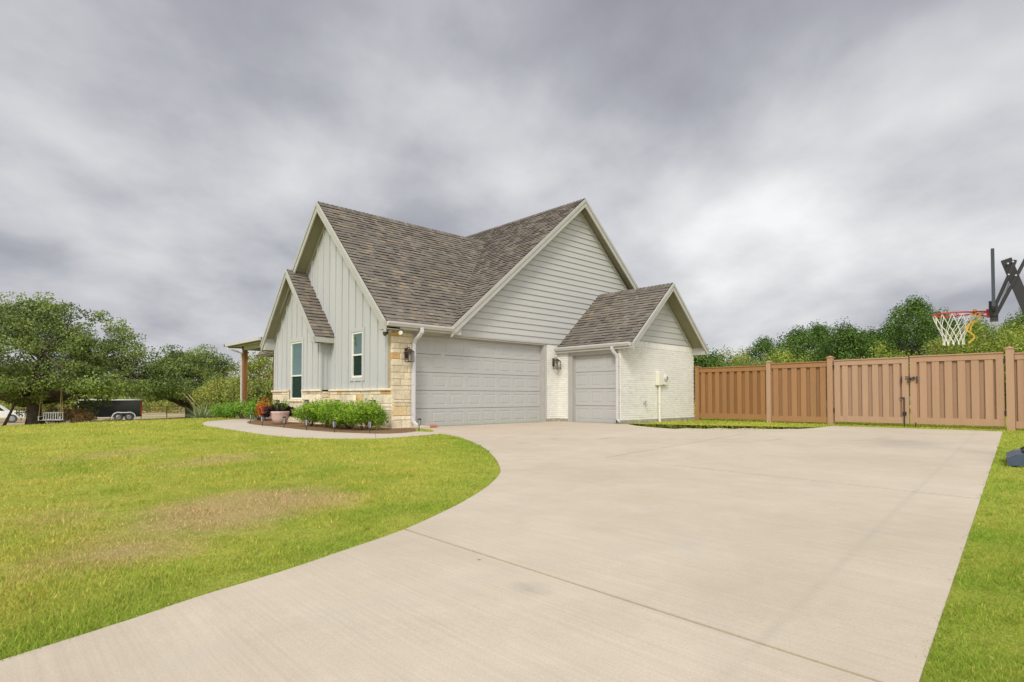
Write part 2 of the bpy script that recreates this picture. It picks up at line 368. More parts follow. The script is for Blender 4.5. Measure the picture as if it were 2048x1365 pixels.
M['purple'] = leaf_mat('dark_purple_leaves', (.018, .008, .012), (.09, .04, .05), 8.)
M['spike'] = leaf_mat('grey_green_blades', (.10, .15, .06), (.38, .44, .24), 6.)
M['weed'] = leaf_mat('pale_dry_weeds', (.20, .18, .09), (.48, .42, .25), 4.)

def lawn_colour(t, pos):
    """the same patches for soil and blades: lush kerb band, dry brown patches, pale far lawn"""
    n1 = noise(t, pos, .35, 4, .55); n2 = noise(t, pos, 1.7, 5, .65); n3 = noise(t, pos, 9., 4, .7)
    def blob(x, y, rx, ry, ang):
        s = vmath(t, 'SUBTRACT', pos, (x, y, 0)).outputs[0]
        mp = t.nodes.new('ShaderNodeMapping'); mp.vector_type = 'POINT'; mp.inputs['Rotation'].default_value = (0, 0, -ang); t.links.new(s, mp.inputs[0])
        q = vmath(t, 'MULTIPLY', mp.outputs[0], (1/rx, 1/ry, 0)).outputs[0]
        l = vmath(t, 'LENGTH', q).outputs['Value']; return math_node(t, 'SUBTRACT', 1.0, l, True)
    dry = None
    for (x, y, rx, ry, a, k) in ((-6.25, -7.75, 1.3, 1.0, .9, 1.3), (-5.75, -7.5, 1.0, 1.1, .3, 1.1), (-7.0, -8.5, 1.0, .7, .5, .9), (-5.2, -4.0, 1.8, .9, .6, .7), (-7.2, -7.2, 1.5, .8, 1.2, .5),
                            (-4.2, -5.8, .9, .5, 0, .35), (-9.5, 1.5, 5., 2.2, 1.2, 1.), (-13, 7., 7, 3., 1., 1.2), (-6.2, -2.2, 2.2, 1.0, .7, .6)):
        b = math_node(t, 'MULTIPLY', blob(x, y, rx, ry, a), k); dry = b if dry is None else math_node(t, 'MAXIMUM', dry, b)
    dry = math_node(t, 'ADD', dry, math_node(t, 'MULTIPLY', math_node(t, 'SUBTRACT', n2, .5), .9))
    dry = math_node(t, 'ADD', dry, math_node(t, 'MULTIPLY', math_node(t, 'SUBTRACT', n3, .5), .5))
    dry = ramp(t, dry, [(.22, 0.), (.85, 1.)])
    g = mix(t, ramp(t, n1, [(.38, 0.), (.62, 1.)]), (.28, .38, .04), (.43, .48, .075))
    g = mix(t, ramp(t, n2, [(.35, 0.), (.72, 1.)]), g, (.54, .50, .09))
    g = mix(t, math_node(t, 'MULTIPLY', ramp(t, n3, [(.3, 0.), (.5, 1.)]), 1.), mix(t, .4, g, (.16, .22, .012)), g)
    # distance from house front-left: paler
    l = vmath(t, 'LENGTH', vmath(t, 'SUBTRACT', pos, (4., -2., 0)).outputs[0]).outputs['Value']
    pale = math_node(t, 'MULTIPLY', math_node(t, 'SUBTRACT', l, 9.), .045, True)
    g = mix(t, math_node(t, 'MULTIPLY', pale, .6), g, (.58, .58, .15))
    return mix(t, math_node(t, 'MULTIPLY', dry, .72), g, (.58, .42, .22)), l, n2
def grass_ground():
    m = bpy.data.materials.new('lawn_and_pasture'); m.use_nodes = True; t = m.node_tree; b = t.nodes['Principled BSDF']
    geo = t.nodes.new('ShaderNodeNewGeometry'); pos = geo.outputs['Position']
    c, l, n2 = lawn_colour(t, pos)
    fine = noise(t, pos, 60., 5, .75)
    c = mix(t, 1., c, ramp(t, fine, [(.3, .55), (.7, 1.12)]), 'MULTIPLY')
    far = ramp(t, math_node(t, 'ADD', math_node(t, 'MULTIPLY', l, .01), math_node(t, 'MULTIPLY', math_node(t, 'SUBTRACT', n2, .5), .08)), [(.47, 0.), (.54, 1.)])
    n4 = noise(t, pos, .08, 6, .6)
    c = mix(t, far, c, ramp(t, n4, [(.35, (.36, .26, .15)), (.6, (.42, .36, .20)), (.75, (.25, .27, .10))]))
    t.links.new(c, b.inputs['Base Color']); b.inputs['Roughness'].default_value = .95; b.inputs['Specular IOR Level'].default_value = .05
    bn = t.nodes.new('ShaderNodeBump'); bn.inputs['Strength'].default_value = .9; bn.inputs['Distance'].default_value = .03
    t.links.new(noise(t, pos, 35., 6, .75), bn.inputs['Height']); t.links.new(bn.outputs[0], b.inputs['Normal']); return m
def blade_mat():
    m = bpy.data.materials.new('grass_blades'); m.use_nodes = True; t = m.node_tree; t.nodes.clear()
    geo = t.nodes.new('ShaderNodeNewGeometry'); c, l, n2 = lawn_colour(t, geo.outputs['Position'])
    a = t.nodes.new('ShaderNodeVertexColor'); a.layer_name = 'tone'
    c = mix(t, 1., c, a.outputs[0], 'MULTIPLY')
    b = N(t, 'ShaderNodeBsdfDiffuse'); t.links.new(c, b.inputs[0]); tl = N(t, 'ShaderNodeBsdfTranslucent'); t.links.new(c, tl.inputs[0])
    mx = N(t, 'ShaderNodeMixShader'); mx.inputs[0].default_value = .35; t.links.new(b.outputs[0], mx.inputs[1]); t.links.new(tl.outputs[0], mx.inputs[2])
    o = N(t, 'ShaderNodeOutputMaterial'); t.links.new(mx.outputs[0], o.inputs[0]); return m
def concrete_mat(name, base, warm, lines=True):
    m = bpy.data.materials.new(name); m.use_nodes = True; t = m.node_tree; b = t.nodes['Principled BSDF']
    geo = t.nodes.new('ShaderNodeNewGeometry'); pos = geo.outputs['Position']
    n1 = noise(t, pos, .5, 6, .6); n2 = noise(t, pos, 3.5, 6, .65, .4); n3 = noise(t, pos, 120., 3, .7)
    c = mix(t, ramp(t, n1, [(.35, 0.), (.68, 1.)]), base, warm)
    c = mix(t, 1., c, ramp(t, n2, [(.3, .94), (.7, 1.035)]), 'MULTIPLY'); c = mix(t, 1., c, ramp(t, n3, [(.3, .89), (.7, 1.07)]), 'MULTIPLY')
    # warm clay dust near the garage doors
    l = vmath(t, 'LENGTH', vmath(t, 'MULTIPLY', vmath(t, 'SUBTRACT', pos, (2.5, -1.2, 0)).outputs[0], (.16, .28, 0)).outputs[0]).outputs['Value']
    dust = math_node(t, 'MULTIPLY', math_node(t, 'SUBTRACT', 1.25, l, True), math_node(t, 'ADD', n2, .25), True)
    c = mix(t, math_node(t, 'MULTIPLY', dust, .55), c, (.54, .42, .31))
    if lines:
        mp = t.nodes.new('ShaderNodeMapping'); mp.inputs['Scale'].default_value = (55, .9, 1); mp.inputs['Rotation'].default_value = (0, 0, .05); t.links.new(pos, mp.inputs[0])
        br = noise(t, mp.outputs[0], 1., 4, .6); c = mix(t, 1., c, ramp(t, br, [(.3, .93), (.7, 1.04)]), 'MULTIPLY')
        mp2 = t.nodes.new('ShaderNodeMapping'); mp2.inputs['Scale'].default_value = (3.2, .55, 1); t.links.new(pos, mp2.inputs[0])
        sm = noise(t, mp2.outputs[0], 1., 7, .7, .8)
        c = mix(t, math_node(t, 'MULTIPLY', ramp(t, sm, [(.6, 0.), (.78, 1.)]), .38), c, (.36, .32, .27))
        # small dark specks
        vo = t.nodes.new('ShaderNodeTexVoronoi'); vo.inputs['Scale'].default_value = 1.6; t.links.new(pos, vo.inputs['Vector'])
        c = mix(t, math_node(t, 'MULTIPLY', ramp(t, vo.outputs['Distance'], [(.012, 1.), (.022, 0.)]), .75), c, (.12, .11, .10))
        # faint curved tyre scuffs
        for (x, y, R_) in ((-6.6, -15.5, 5.2), (-6.6, -15.5, 6.7), (9.6, -3.6, 5.1), (-8.6, -6.1, 6.2)):
            dd = vmath(t, 'DISTANCE', pos, (x, y, -.08)).outputs['Value']
            band = math_node(t, 'SUBTRACT', 1.0, math_node(t, 'MULTIPLY', math_node(t, 'ABSOLUTE', math_node(t, 'SUBTRACT', dd, R_)), 9.), True)
            c = mix(t, math_node(t, 'MULTIPLY', math_node(t, 'MULTIPLY', band, ramp(t, n2, [(.42, 0.), (.62, 1.)])), .22), c, (.38, .36, .33))
    if lines:   # dirt line where rain water runs along the right edge, and footprints of oil near the doors
        dl = vmath(t, 'DOT_PRODUCT', vmath(t, 'SUBTRACT', pos, (-3.56, -11.45, 0)).outputs[0], (-.094, .9956, 0)).outputs['Value']
        band = math_node(t, 'SUBTRACT', 1.0, math_node(t, 'MULTIPLY', math_node(t, 'ABSOLUTE', dl), 26.), True)
        c = mix(t, math_node(t, 'MULTIPLY', math_node(t, 'MULTIPLY', band, ramp(t, n2, [(.35, 0.), (.6, 1.)])), .35), c, (.34, .31, .26))
        for (x, y, rx, ry) in ((.2, -4.1, .25, .12), (1.1, -3.9, .2, .12), (.5, -5.0, .3, .1), (-.5, -5.2, .2, .1), (1.4, -5.6, .35, .12), (-5.75, -10.64, .10, .14), (2.6, -3.2, .3, .15), (-6.3, -11.6, .05, .05), (3.4, -8.0, .5, .1), (5.5, -9.3, .6, .12)):
            l = vmath(t, 'LENGTH', vmath(t, 'MULTIPLY', vmath(t, 'SUBTRACT', pos, (x, y, 0)).outputs[0], (1/rx, 1/ry, 0)).outputs[0]).outputs['Value']
            bl = math_node(t, 'MULTIPLY', math_node(t, 'SUBTRACT', 1.0, l, True), ramp(t, sm, [(.40, 0.), (.55, 1.)]))
            c = mix(t, math_node(t, 'MULTIPLY', bl, .6), c, (.25, .23, .20))
    t.links.new(c, b.inputs['Base Color']); b.inputs['Roughness'].default_value = .85; b.inputs['Specular IOR Level'].default_value = .2
    bn = t.nodes.new('ShaderNodeBump'); bn.inputs['Strength'].default_value = .35; bn.inputs['Distance'].default_value = .004
    t.links.new(noise(t, pos, 90., 5, .7), bn.inputs['Height']); t.links.new(bn.outputs[0], b.inputs['Normal']); return m
M['ground'] = grass_ground(); M['blade'] = blade_mat()
M['drive'] = concrete_mat('broomed_driveway_concrete', (.51, .43, .322), (.58, .50, .385)); M['path'] = concrete_mat('walkway_concrete', (.53, .46, .365), (.57, .50, .40), False)

# ------------------------------------------------------------------ terrain and paving
def build_ground():
    ax = np.concatenate([-np.geomspace(900, 34, 30), np.arange(-32, 32.1, .8), np.geomspace(34, 900, 30)])
    X, Y = np.meshgrid(ax, ax, indexing='ij'); Zg = terrain(X, Y); n = len(ax)
    v = np.stack([X, Y, Zg], -1).reshape(-1, 3); i, j = np.meshgrid(np.arange(n-1), np.arange(n-1), indexing='ij'); a = (i*n+j).ravel()
    me = bpy.data.meshes.new('ground'); me.from_pydata(v.tolist(), [], np.stack([a, a+n, a+n+1, a+1], -1).tolist())
    me.polygons.foreach_set('use_smooth', [True]*len(me.polygons)); me.materials.append(M['ground'])
    o = bpy.data.objects.new('ground', me); COL.objects.link(o); tag(o, kind='structure')
build_ground()
def smooth_line(pts, k=4):
    """catmull-rom through the points"""
    out = []; n = len(pts)
    for i in range(n-1):
        p0, p1, p2, p3 = [np.array(pts[max(0, min(n-1, j))]) for j in (i-1, i, i+1, i+2)]
        for s in range(k):
            t = s/k; out.append(tuple(.5*((2*p1)+(-p0+p2)*t+(2*p0-5*p1+4*p2-p3)*t*t+(-p0+3*p1-3*p2+p3)*t**3)))
    out.append(tuple(pts[-1])); return out
def sheet(name, poly, dz, m, grid=.5, cuts=(), skirt=.12):
    bm = bmesh.new(); fc = bm.faces.new([bm.verts.new((x, y, 0)) for x, y in poly]); bmesh.ops.triangulate(bm, faces=[fc])
    xs = [p[0] for p in poly]; ys = [p[1] for p in poly]
    for ax, lo, hi in ((0, min(xs), max(xs)), (1, min(ys), max(ys))):
        g = math.ceil(lo/grid)*grid
        while g < hi:
            co = [0, 0, 0]; no = [0, 0, 0]; co[ax] = g; no[ax] = 1
            bmesh.ops.bisect_plane(bm, geom=bm.verts[:]+bm.edges[:]+bm.faces[:], plane_co=co, plane_no=no, dist=1e-5); g += grid
    for (a, b, w) in cuts:                                    # open joints between slabs
        d = np.array(b)-np.array(a); L = np.linalg.norm(d); d /= L; nn = np.array([-d[1], d[0]])
        for sg in (-1, 1):
            q = np.array(a)+nn*sg*w/2
            bmesh.ops.bisect_plane(bm, geom=bm.verts[:]+bm.edges[:]+bm.faces[:], plane_co=(q[0], q[1], 0), plane_no=(nn[0], nn[1], 0), dist=1e-5)
        for sg, q in ((-1, a), (1, b)):
            bmesh.ops.bisect_plane(bm, geom=bm.verts[:]+bm.edges[:]+bm.faces[:], plane_co=(q[0], q[1], 0), plane_no=(d[0], d[1], 0), dist=1e-5)
        kill = [q for q in bm.faces if abs(np.dot(np.array(q.calc_center_median()[:2])-a, nn)) < w*.49 and 0 < np.dot(np.array(q.calc_center_median()[:2])-a, d) < L]
        bmesh.ops.delete(bm, geom=kill, context='FACES')
    for v in bm.verts: v.co.z = float(terrain(v.co.x, v.co.y))+dz
    be = [e for e in bm.edges if e.is_boundary]; r = bmesh.ops.extrude_edge_only(bm, edges=be)
    for g in r['geom']:
        if isinstance(g, bmesh.types.BMVert): g.co.z -= skirt
    bmesh.ops.recalc_face_normals(bm, faces=bm.faces[:])
    me = bpy.data.meshes.new(name); bm.to_mesh(me); bm.free(); me.materials.append(m); o = bpy.data.objects.new(name, me); COL.objects.link(o)
    tag(o, kind='structure'); return o
left = [gp(*p) for p in ((882, 869), (905, 873), (925, 878), (948, 887), (970, 899), (988, 916), (1000, 937), (998, 953), (975, 976), (940, 999), (900, 1021), (810, 1063), (700, 1102), (560, 1150), (400, 1199), (250, 1250), (0, 1330))]
left = smooth_line(left, 3) + [(-9.5, -10.05), (-14, -10.3), (-26, -10.9)]
far = [gp(*p) for p in ((1665, 853), (1625, 857.5), (1560, 860), (1440, 861.2), (1340, 858.5), (1272, 852.5))]
DRIVE = left + [(-26, -14.6), (-14, -12.95), (-5.43, -12.11), (-3.56, -11.93), (9.52, -10.66)] + smooth_line(far, 4) + [(6.3, -2.55), (6.165, -2.55), (6.165, -.02), (.55, -.02), (.55, -.35), (.3, -1.35), (-.1, -1.9)]
CUTS = [((-5.555, -9.0), (-5.56, -12.4), .019), ((-1.24, -7.61), (-1.33, -11.9), .028), ((-1.24, -7.61), (4.75, -6.9), .02), ((-2.6, -5.9), (-1.24, -7.61), .014)]
sheet('driveway', DRIVE, .010, M['drive'], .5, CUTS)
p_out = [gp(*p) for p in ((882, 869), (830, 874), (760, 878), (680, 878.5), (600, 876.5), (540, 872), (484, 863.5), (440, 857), (412, 852.5), (405, 849.3), (413, 844.7), (450, 841), (490, 838), (525, 836.2))]
p_in = [gp(*p) for p in ((832, 864.7), (815.6, 867), (782, 869.2), (736, 869), (666, 866), (606, 861), (566, 856.4), (520, 852), (500, 849), (494, 846.4), (500, 843), (530, 839.5))]
PATH = smooth_line(p_out, 3) + [(1.5, 10.0), (8, 10.2), (8, 8.9), (2.0, 8.8), (.5, 8.3)] + smooth_line(p_in, 3)[::-1] + [(-.1, -1.9)]
sheet('walkway', PATH, .012, M['path'], .5, [(gp(750, 868), gp(752, 880), .01), ((-3.2, 3.1), (-1.6, 3.0), .008)])
BED = smooth_line(p_in, 3)[:] + [(.5, 8.2), (.5, 7.0), (0.3, 0.3), (.5, -.3)]
sheet('mulch_bed', BED, .009, M['mulch'], .4, (), .1)
HOUSEFP = [(-.35, 7.3), (-.35, 3.4), (-.06, 3.4), (-.06, -.06), (6.1, -.06), (6.1, -2.5), (10.42, -2.5), (12.5, 0), (12.5, 14), (0, 14)]

# ------------------------------------------------------------------ house
H = empty('house', (3, 3, 0), 0, 'grey gabled house with limestone base, white painted brick and two grey garage doors', 'house')
G = Fr((0, 0, 0), (1, 0, 0), (0, 0, 1), (0, -1, 0))       # garage wall, s=X
L = Fr((0, 0, 0), (0, 1, 0), (0, 0, 1), (-1, 0, 0))       # board wall, s=Y
LB = Fr((-.29, 0, 0), (0, 1, 0), (0, 0, 1), (-1, 0, 0))   # bump-out front
SL, SC = 1.0, .855                                        # roof slopes
# --- main roofs
def slope_frame(o, along, upv, n): return Fr(o, along, upv, n)
def shingles(b, fr, region, t1, s0, s1, seed):
    rg = random.Random(seed); ex = .142; k = 0; t = -.02
    while t < t1:
        s = s0 - rg.random()*.3
        while s < s1:
            w = rg.choice((.12, .16, .20, .24)); thick = rg.choice((.012, .020, .028))
            pol = clip_poly(rect(s, s+w, t, t+ex+.0), region)
            if len(pol) > 2:
                g = rg.random(); base = rg.uniform(.90, 1.06)
                col = (base, base, base)
                if g > .93: col = (base*1.32, base*1.21, base*1.06)
                elif g > .82: col = (base*1.15, base*1.10, base*1.03)
                elif g < .20: col = (base*.87, base*.87, base*.88)
                P = [fr(a, c, .002+thick*(1-(c-t)/ex)) for a, c in pol]; Q = [fr(a, c, -.004) for a, c in pol]; n = len(pol)
                b.face(P, col)
                for i in range(n):
                    j = (i+1) % n
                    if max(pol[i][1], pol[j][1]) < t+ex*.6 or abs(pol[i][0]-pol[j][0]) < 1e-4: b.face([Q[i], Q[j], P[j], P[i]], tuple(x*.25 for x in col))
            s += w
        t += ex; k += 1
def roof_slope(shb, dkb, o, along, out, slope, reg_fn, t1, s0, s1, seed, thick=.10):
    """o: eave point, along: eave direction, out: horizontal inward direction; region in (s,t) with t along the slope"""
    out = np.array(out, float); L_ = math.hypot(1, slope); upv = (out + np.array([0, 0, slope]))/L_
    n = (-out*slope + np.array([0, 0, 1.]))/L_; fr = Fr(o, along, upv, n); reg = [(s, h*L_) for s, h in reg_fn]
    shingles(shb, fr, reg, t1*L_, s0, s1, seed); dkb.prism(fr, reg, -thick, -.003)
sh = MB(); dk = MB()
RZ = 6.5; RC = 7.42; XC = 7.15; E = 2.65                 # ridge heights, ridge x of the cross gable, eave height
xv0 = XC-(RC-E)/SC; xv1 = XC-(RC-RZ)/SC                   # valley foot and valley top
roof_slope(sh, dk, (-.40, -.35, E), (1, 0, 0), (0, 1, 0), SL, [(0, 0), (xv0+.4, 0), (xv1+.4, 3.85), (0, 3.85)], 3.85, -.1, 8, 1)
roof_slope(sh, dk, (-.40, 7.35, E), (1, 0, 0), (0, -1, 0), SL, [(0, 0), (xv0+.4, 0), (xv1+.4, 3.85), (0, 3.85)], 3.85, -.1, 8, 2)
# cross gable, slope facing -X: s along Y from the rake at Y=-.32
HC = XC-xv0
def yv(h): return (xv0+h-xv0)*0
reg = [(0, 0), (.0, HC), (14.3, HC), (14.3, 0)]
KX = 3.82*HC/(xv1-xv0); front = [(-.0, 0), (.0, HC), (KX, HC)]
roof_slope(sh, dk, (xv0, -.32, E), (0, 1, 0), (1, 0, 0), SC, front, HC, -.1, 6, 3)
roof_slope(sh, dk, (xv0, -.32, E), (0, 1, 0), (1, 0, 0), SC, [(3.82, xv1-xv0), (KX, HC), (14.3, HC), (14.3, 0), (7.62, 0)], HC, 3.8, 14.4, 4)
roof_slope(sh, dk, (2*XC-xv0, -.32, E), (0, 1, 0), (-1, 0, 0), SC, reg, HC, -.1, 14.4, 5)
# bump-out gable roof (ridge along X), apex Y=5.18, z 4.72 at plane X=-.62
SB = 1.08; BZ = 4.74; BE = 2.53; wB = (BZ-BE)/SB
roof_slope(sh, dk, (-.62, 5.18-wB, BE), (1, 0, 0), (0, 1, 0), SB, [(0, 0), (.62, 0), (.62, wB), (0, wB)], wB, -.1, .7, 6, .08)
roof_slope(sh, dk, (-.62, 5.18+wB, BE), (1, 0, 0), (0, -1, 0), SB, [(0, 0), (.62, 0), (.62, wB), (0, wB)], wB, -.1, .7, 7, .08)
# small garage bay roof (ridge along Y), ridge X=8.3 z 4.36
SS = .905; SZ = 4.36; SE = 2.40; wS = (SZ-SE)/SS; YS = -2.92
roof_slope(sh, dk, (8.3-wS, YS, SE), (0, 1, 0), (1, 0, 0), SS, [(0, 0), (0, wS), (2.92, wS), (2.92, 0)], wS, -.1, 3, 8, .09)
roof_slope(sh, dk, (8.3+wS, YS, SE), (0, 1, 0), (-1, 0, 0), SS, [(0, 0), (0, wS), (2.92, wS), (2.92, 0)], wS, -.1, 3, 9, .09)
roof = sh.build('roof', M['shingle'], H, recalc=False); dko = dk.build('roof_deck', M['soffit'], roof)
def caps(a, b, sl, w=.16):
    rc = MB()
    a = np.array(a, float); b = np.array(b, float); d = (b-a)/np.linalg.norm(b-a); Ln = np.linalg.norm(b-a); sd = np.array([-d[1], d[0], 0]); k = 0; x = 0
    while x < Ln:
        y = min(x+.145, Ln); g = random.uniform(.75, 1.2); c = (g, g, g)
        for s in (-1, 1):
            p = [a+d*x+np.array([0, 0, .034]), a+d*y+np.array([0, 0, .018])]; q = [v+sd*s*w-np.array([0, 0, w*sl-.002]) for v in p]
            rc.face([p[0], p[1], q[1], q[0]], c); rc.face([p[0], q[0], q[0]-np.array([0, 0, .016]), p[0]-np.array([0, 0, .016])], tuple(v*.6 for v in c))
        x = y
    rc.build('ridge_cap', M['shingle'], roof, recalc=False)
caps((-.4, 3.5, RZ), (xv1, 3.5, RZ), SL); caps((XC, -.32, RC), (XC, 14, RC), SC); caps((8.3, YS, SZ), (8.3, -.02, SZ), SS); caps((-.62, 5.18, BZ), (-.02, 5.18, BZ), SB)
# valley metal seam
vm = MB(); vm.tube([(xv0, -.30, E+.012), (xv1, 3.5, RZ+.012)], .014, 6); vm.build('valley_seam', M['bronze'], roof)
# --- rake boards
def rake(b, fr, s0, t0, s1, t1, h, depth=.19, th=.035):
    """board hung under the roof edge between two points in the gable plane; h = distance of the plane out from fr"""
    ux, uy = s1-s0, t1-t0; Lg = math.hypot(ux, uy); ux /= Lg; uy /= Lg; nx, ny = uy, -ux
    if ny > 0: nx, ny = -nx, -ny
    P = [(s0, t0), (s1, t1), (s1, t1-depth/abs(ux)), (s0, t0-depth/abs(ux))]
    b.prism(fr, P, h, h+th)
    P2 = [(s0-ux*.0, t0+.014), (s1, t1+.014), (s1, t1-depth*.36/abs(ux)), (s0, t0-depth*.36/abs(ux))]
    b.prism(fr, P2, h+th+.001, h+th+.022)
rk = MB()
for s in (-1, 1): rake(rk, L, 3.5+s*3.85, E-.012, 3.5, RZ-.012, .40)
for s in (-1, 1): rake(rk, G, XC+s*HC, E-.012, XC, RC-.012, .32, .2)
for s in (-1, 1): rake(rk, L, 5.18+s*wB, BE-.01, 5.18, BZ-.01, .62, .15)
for s in (-1, 1): rake(rk, G, 8.3+s*wS, SE-.01, 8.3, SZ-.01, -YS, .16)
rk.build('rake_board', M['trim'], H)
# boxed eave returns
er = MB(); er.prism(L, [(-.345, 2.46), (-.345, 2.62), (.02, 2.86), (.02, 2.46)], .003, .395); er.build('eave_return', M['trim'], H)
er = MB(); er.prism(L, [(6.98, 2.46), (7.345, 2.46), (7.345, 2.62), (6.98, 2.86)], .003, .395); er.build('eave_return', M['trim'], H)
er = MB(); er.prism(LB, [(5.18-wB+.005, 2.36), (5.18-wB+.005, BE-.02), (3.43, 2.80), (3.43, 2.36)], .003, .325); er.build('eave_return', M['trim'], H)
er = MB(); er.prism(LB, [(5.18+wB-.005, 2.36), (6.94, 2.36), (6.94, 2.80), (5.18+wB-.005, BE-.02)], .003, .325); er.build('eave_return', M['trim'], H)
er = MB(); er.prism(G, [(xv0+.005, 2.47), (xv0+.36, 2.47), (xv0+.36, E+.22), (xv0+.005, E-.06)], .05, .315); er.build('eave_return', M['trim'], H)
B_ = Fr((0, -2.46, 0), (1, 0, 0), (0, 0, 1), (0, -1, 0))
er = MB(); er.prism(B_, [(8.3-wS+.005, 2.22), (6.3, 2.22), (6.3, 2.5), (8.3-wS+.005, SE-.03)], .004, .455); er.build('eave_return', M['trim'], H)
er = MB(); er.prism(B_, [(8.3+wS-.005, 2.22), (8.3+wS-.005, SE-.03), (10.28, 2.5), (10.28, 2.22)], .004, .455); er.build('eave_return', M['trim'], H)
# horizontal soffits and fascia along the eaves
er = MB(); er.box((-.38, -.345, 2.475), (xv0-.01, -.02, 2.515)); er.box((-.38, -.35, 2.516), (xv0-.01, -.325, 2.63)); er.build('soffit', M['trim'], H)
er = MB(); er.box((6.04, -2.9, 2.2), (6.16, -.02, 2.235)); er.box((6.045, -2.9, 2.236), (6.07, -.02, 2.375)); er.build('soffit', M['trim'], H)
er = MB(); er.box((-.61, 3.135, 2.36), (0, 3.40, 2.395)); er.box((-.61, 3.135, 2.396), (0, 3.155, 2.50)); er.build('soffit', M['trim'], H)
# --- garage wall siding
sid = MB(); wallg = [(.0, 2.47), (12.3, 2.47), (12.3, 2.78), (XC, RC-.13), (xv0+.2, E+.02), (0.0, 2.47)]
region = [(xv0+.05, 2.49), (12.25, 2.49), (12.25, 2.80), (XC, RC-.12), (xv0+.05, E-.06)]
bay_roof = None
z = 2.49; ex = .186
while z < 7.4:
    pol = clip_poly(rect(-1, 13, z, z+ex), region)
    if len(pol) > 2:
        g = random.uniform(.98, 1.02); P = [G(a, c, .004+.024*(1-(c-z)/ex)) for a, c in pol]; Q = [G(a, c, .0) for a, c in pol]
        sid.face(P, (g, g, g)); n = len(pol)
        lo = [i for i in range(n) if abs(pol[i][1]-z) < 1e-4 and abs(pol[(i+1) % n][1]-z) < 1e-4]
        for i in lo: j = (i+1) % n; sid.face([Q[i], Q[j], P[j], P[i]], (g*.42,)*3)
        for _ in range(random.choice((0, 1, 1))):         # butt joints between boards
            xs = [a for a, c in pol]; x = random.uniform(min(xs)+.5, max(xs)-.5) if max(xs)-min(xs) > 1.4 else None
            if x: sid.face([G(x, z+.008, .0225), G(x+.006, z+.008, .0225), G(x+.006, z+ex-.06, .0115), G(x, z+ex-.06, .0115)], (.72, .72, .72))
    z += ex
# small bay gable siding
region2 = [(6.39, 2.505), (10.21, 2.505), (8.3, SZ-.125)]
z = 2.515
while z < 4.35:
    pol = clip_poly(rect(5, 12, z, z+ex), region2)
    if len(pol) > 2:
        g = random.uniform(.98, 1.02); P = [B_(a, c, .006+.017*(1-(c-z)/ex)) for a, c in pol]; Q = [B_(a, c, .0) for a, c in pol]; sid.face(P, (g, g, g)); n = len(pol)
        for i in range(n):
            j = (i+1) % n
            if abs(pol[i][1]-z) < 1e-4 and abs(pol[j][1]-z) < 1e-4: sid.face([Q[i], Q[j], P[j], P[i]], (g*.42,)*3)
    z += ex
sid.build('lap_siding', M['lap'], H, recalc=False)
# friezes under the rakes
fz = MB()
for s in (-1, 1):
    a = (XC+s*(HC-.28), E+.02); b = (XC, RC-.20); fz.prism(G, [a, b, (b[0], b[1]-.13), (a[0], a[1]-.13)], .0235, .035)
    a = (8.3+s*1.86, 2.50); b = (8.3, SZ-.13); fz.prism(B_, [a, b, (b[0], b[1]-.12), (a[0]-s*.12, a[1])], .0235, .034)
for s in (-1, 1):
    a = (3.5+s*3.5, 2.87); b = (3.5, RZ-.14); fz.prism(L, [a, b, (b[0], b[1]-.13), (a[0], a[1]-.13)], .0225, .034)
    a = (5.18+s*1.76, 2.74); b = (5.18, BZ-.12); fz.prism(LB, [a, b, (b[0], b[1]-.11), (a[0], a[1]-.11)], .0225, .034)
fz.prism(G, rect(.0, xv0+.05, 2.44, 2.52), .0, .03)
fz.build('frieze_board', M['trim'], H)
# --- board and batten wall
W1 = (4.71, 5.60, .72, 2.52); W2 = (1.50, 2.12, 1.33, 2.58)
bb = MB(); bt = MB()
regL = [(0, 1.0), (7, 1.0), (7, 2.9), (3.5, RZ-.12), (0, 2.9)]
regB = [(3.43, 1.0), (6.95, 1.0), (6.95, 2.75), (5.18, BZ-.1), (3.43, 2.75)]
def battens(fr, reg, s0, step, hole, n):
    for k in range(n):
        s = s0+k*step
        for pol in pieces(clip_poly(rect(s-.026, s+.026, 0, 9), reg), [hole] if hole else []):
            bt.prism(fr, pol, .0005, .032)
hole1 = (W1[0]-.10, W1[1]+.10, .6, W1[3]+.13); hole2 = (W2[0]-.13, W2[1]+.06, W2[2]-.10, W2[3]+.12)
for pol in pieces(regL, [W2]): bb.prism(L, pol, -.12, 0)
for pol in pieces(regB, [(W1[0], W1[1], .6, W1[3])]): bb.prism(LB, pol, -.12, 0)
bb.box((-.288, 3.424, 1.0), (0, 3.46, 2.6)); bb.box((-.288, 6.93, 0.9), (0, 6.956, 2.6))
battens(L, regL, .33, .40, hole2, 18); battens(LB, regB, 3.62, .385, hole1, 9)
for y in (-.14,): bt.prism(Fr((0, 3.43, 0), (1, 0, 0), (0, 0, 1), (0, -1, 0)), rect(y-.02, y+.02, 1.0, 2.4), .0005, .02)
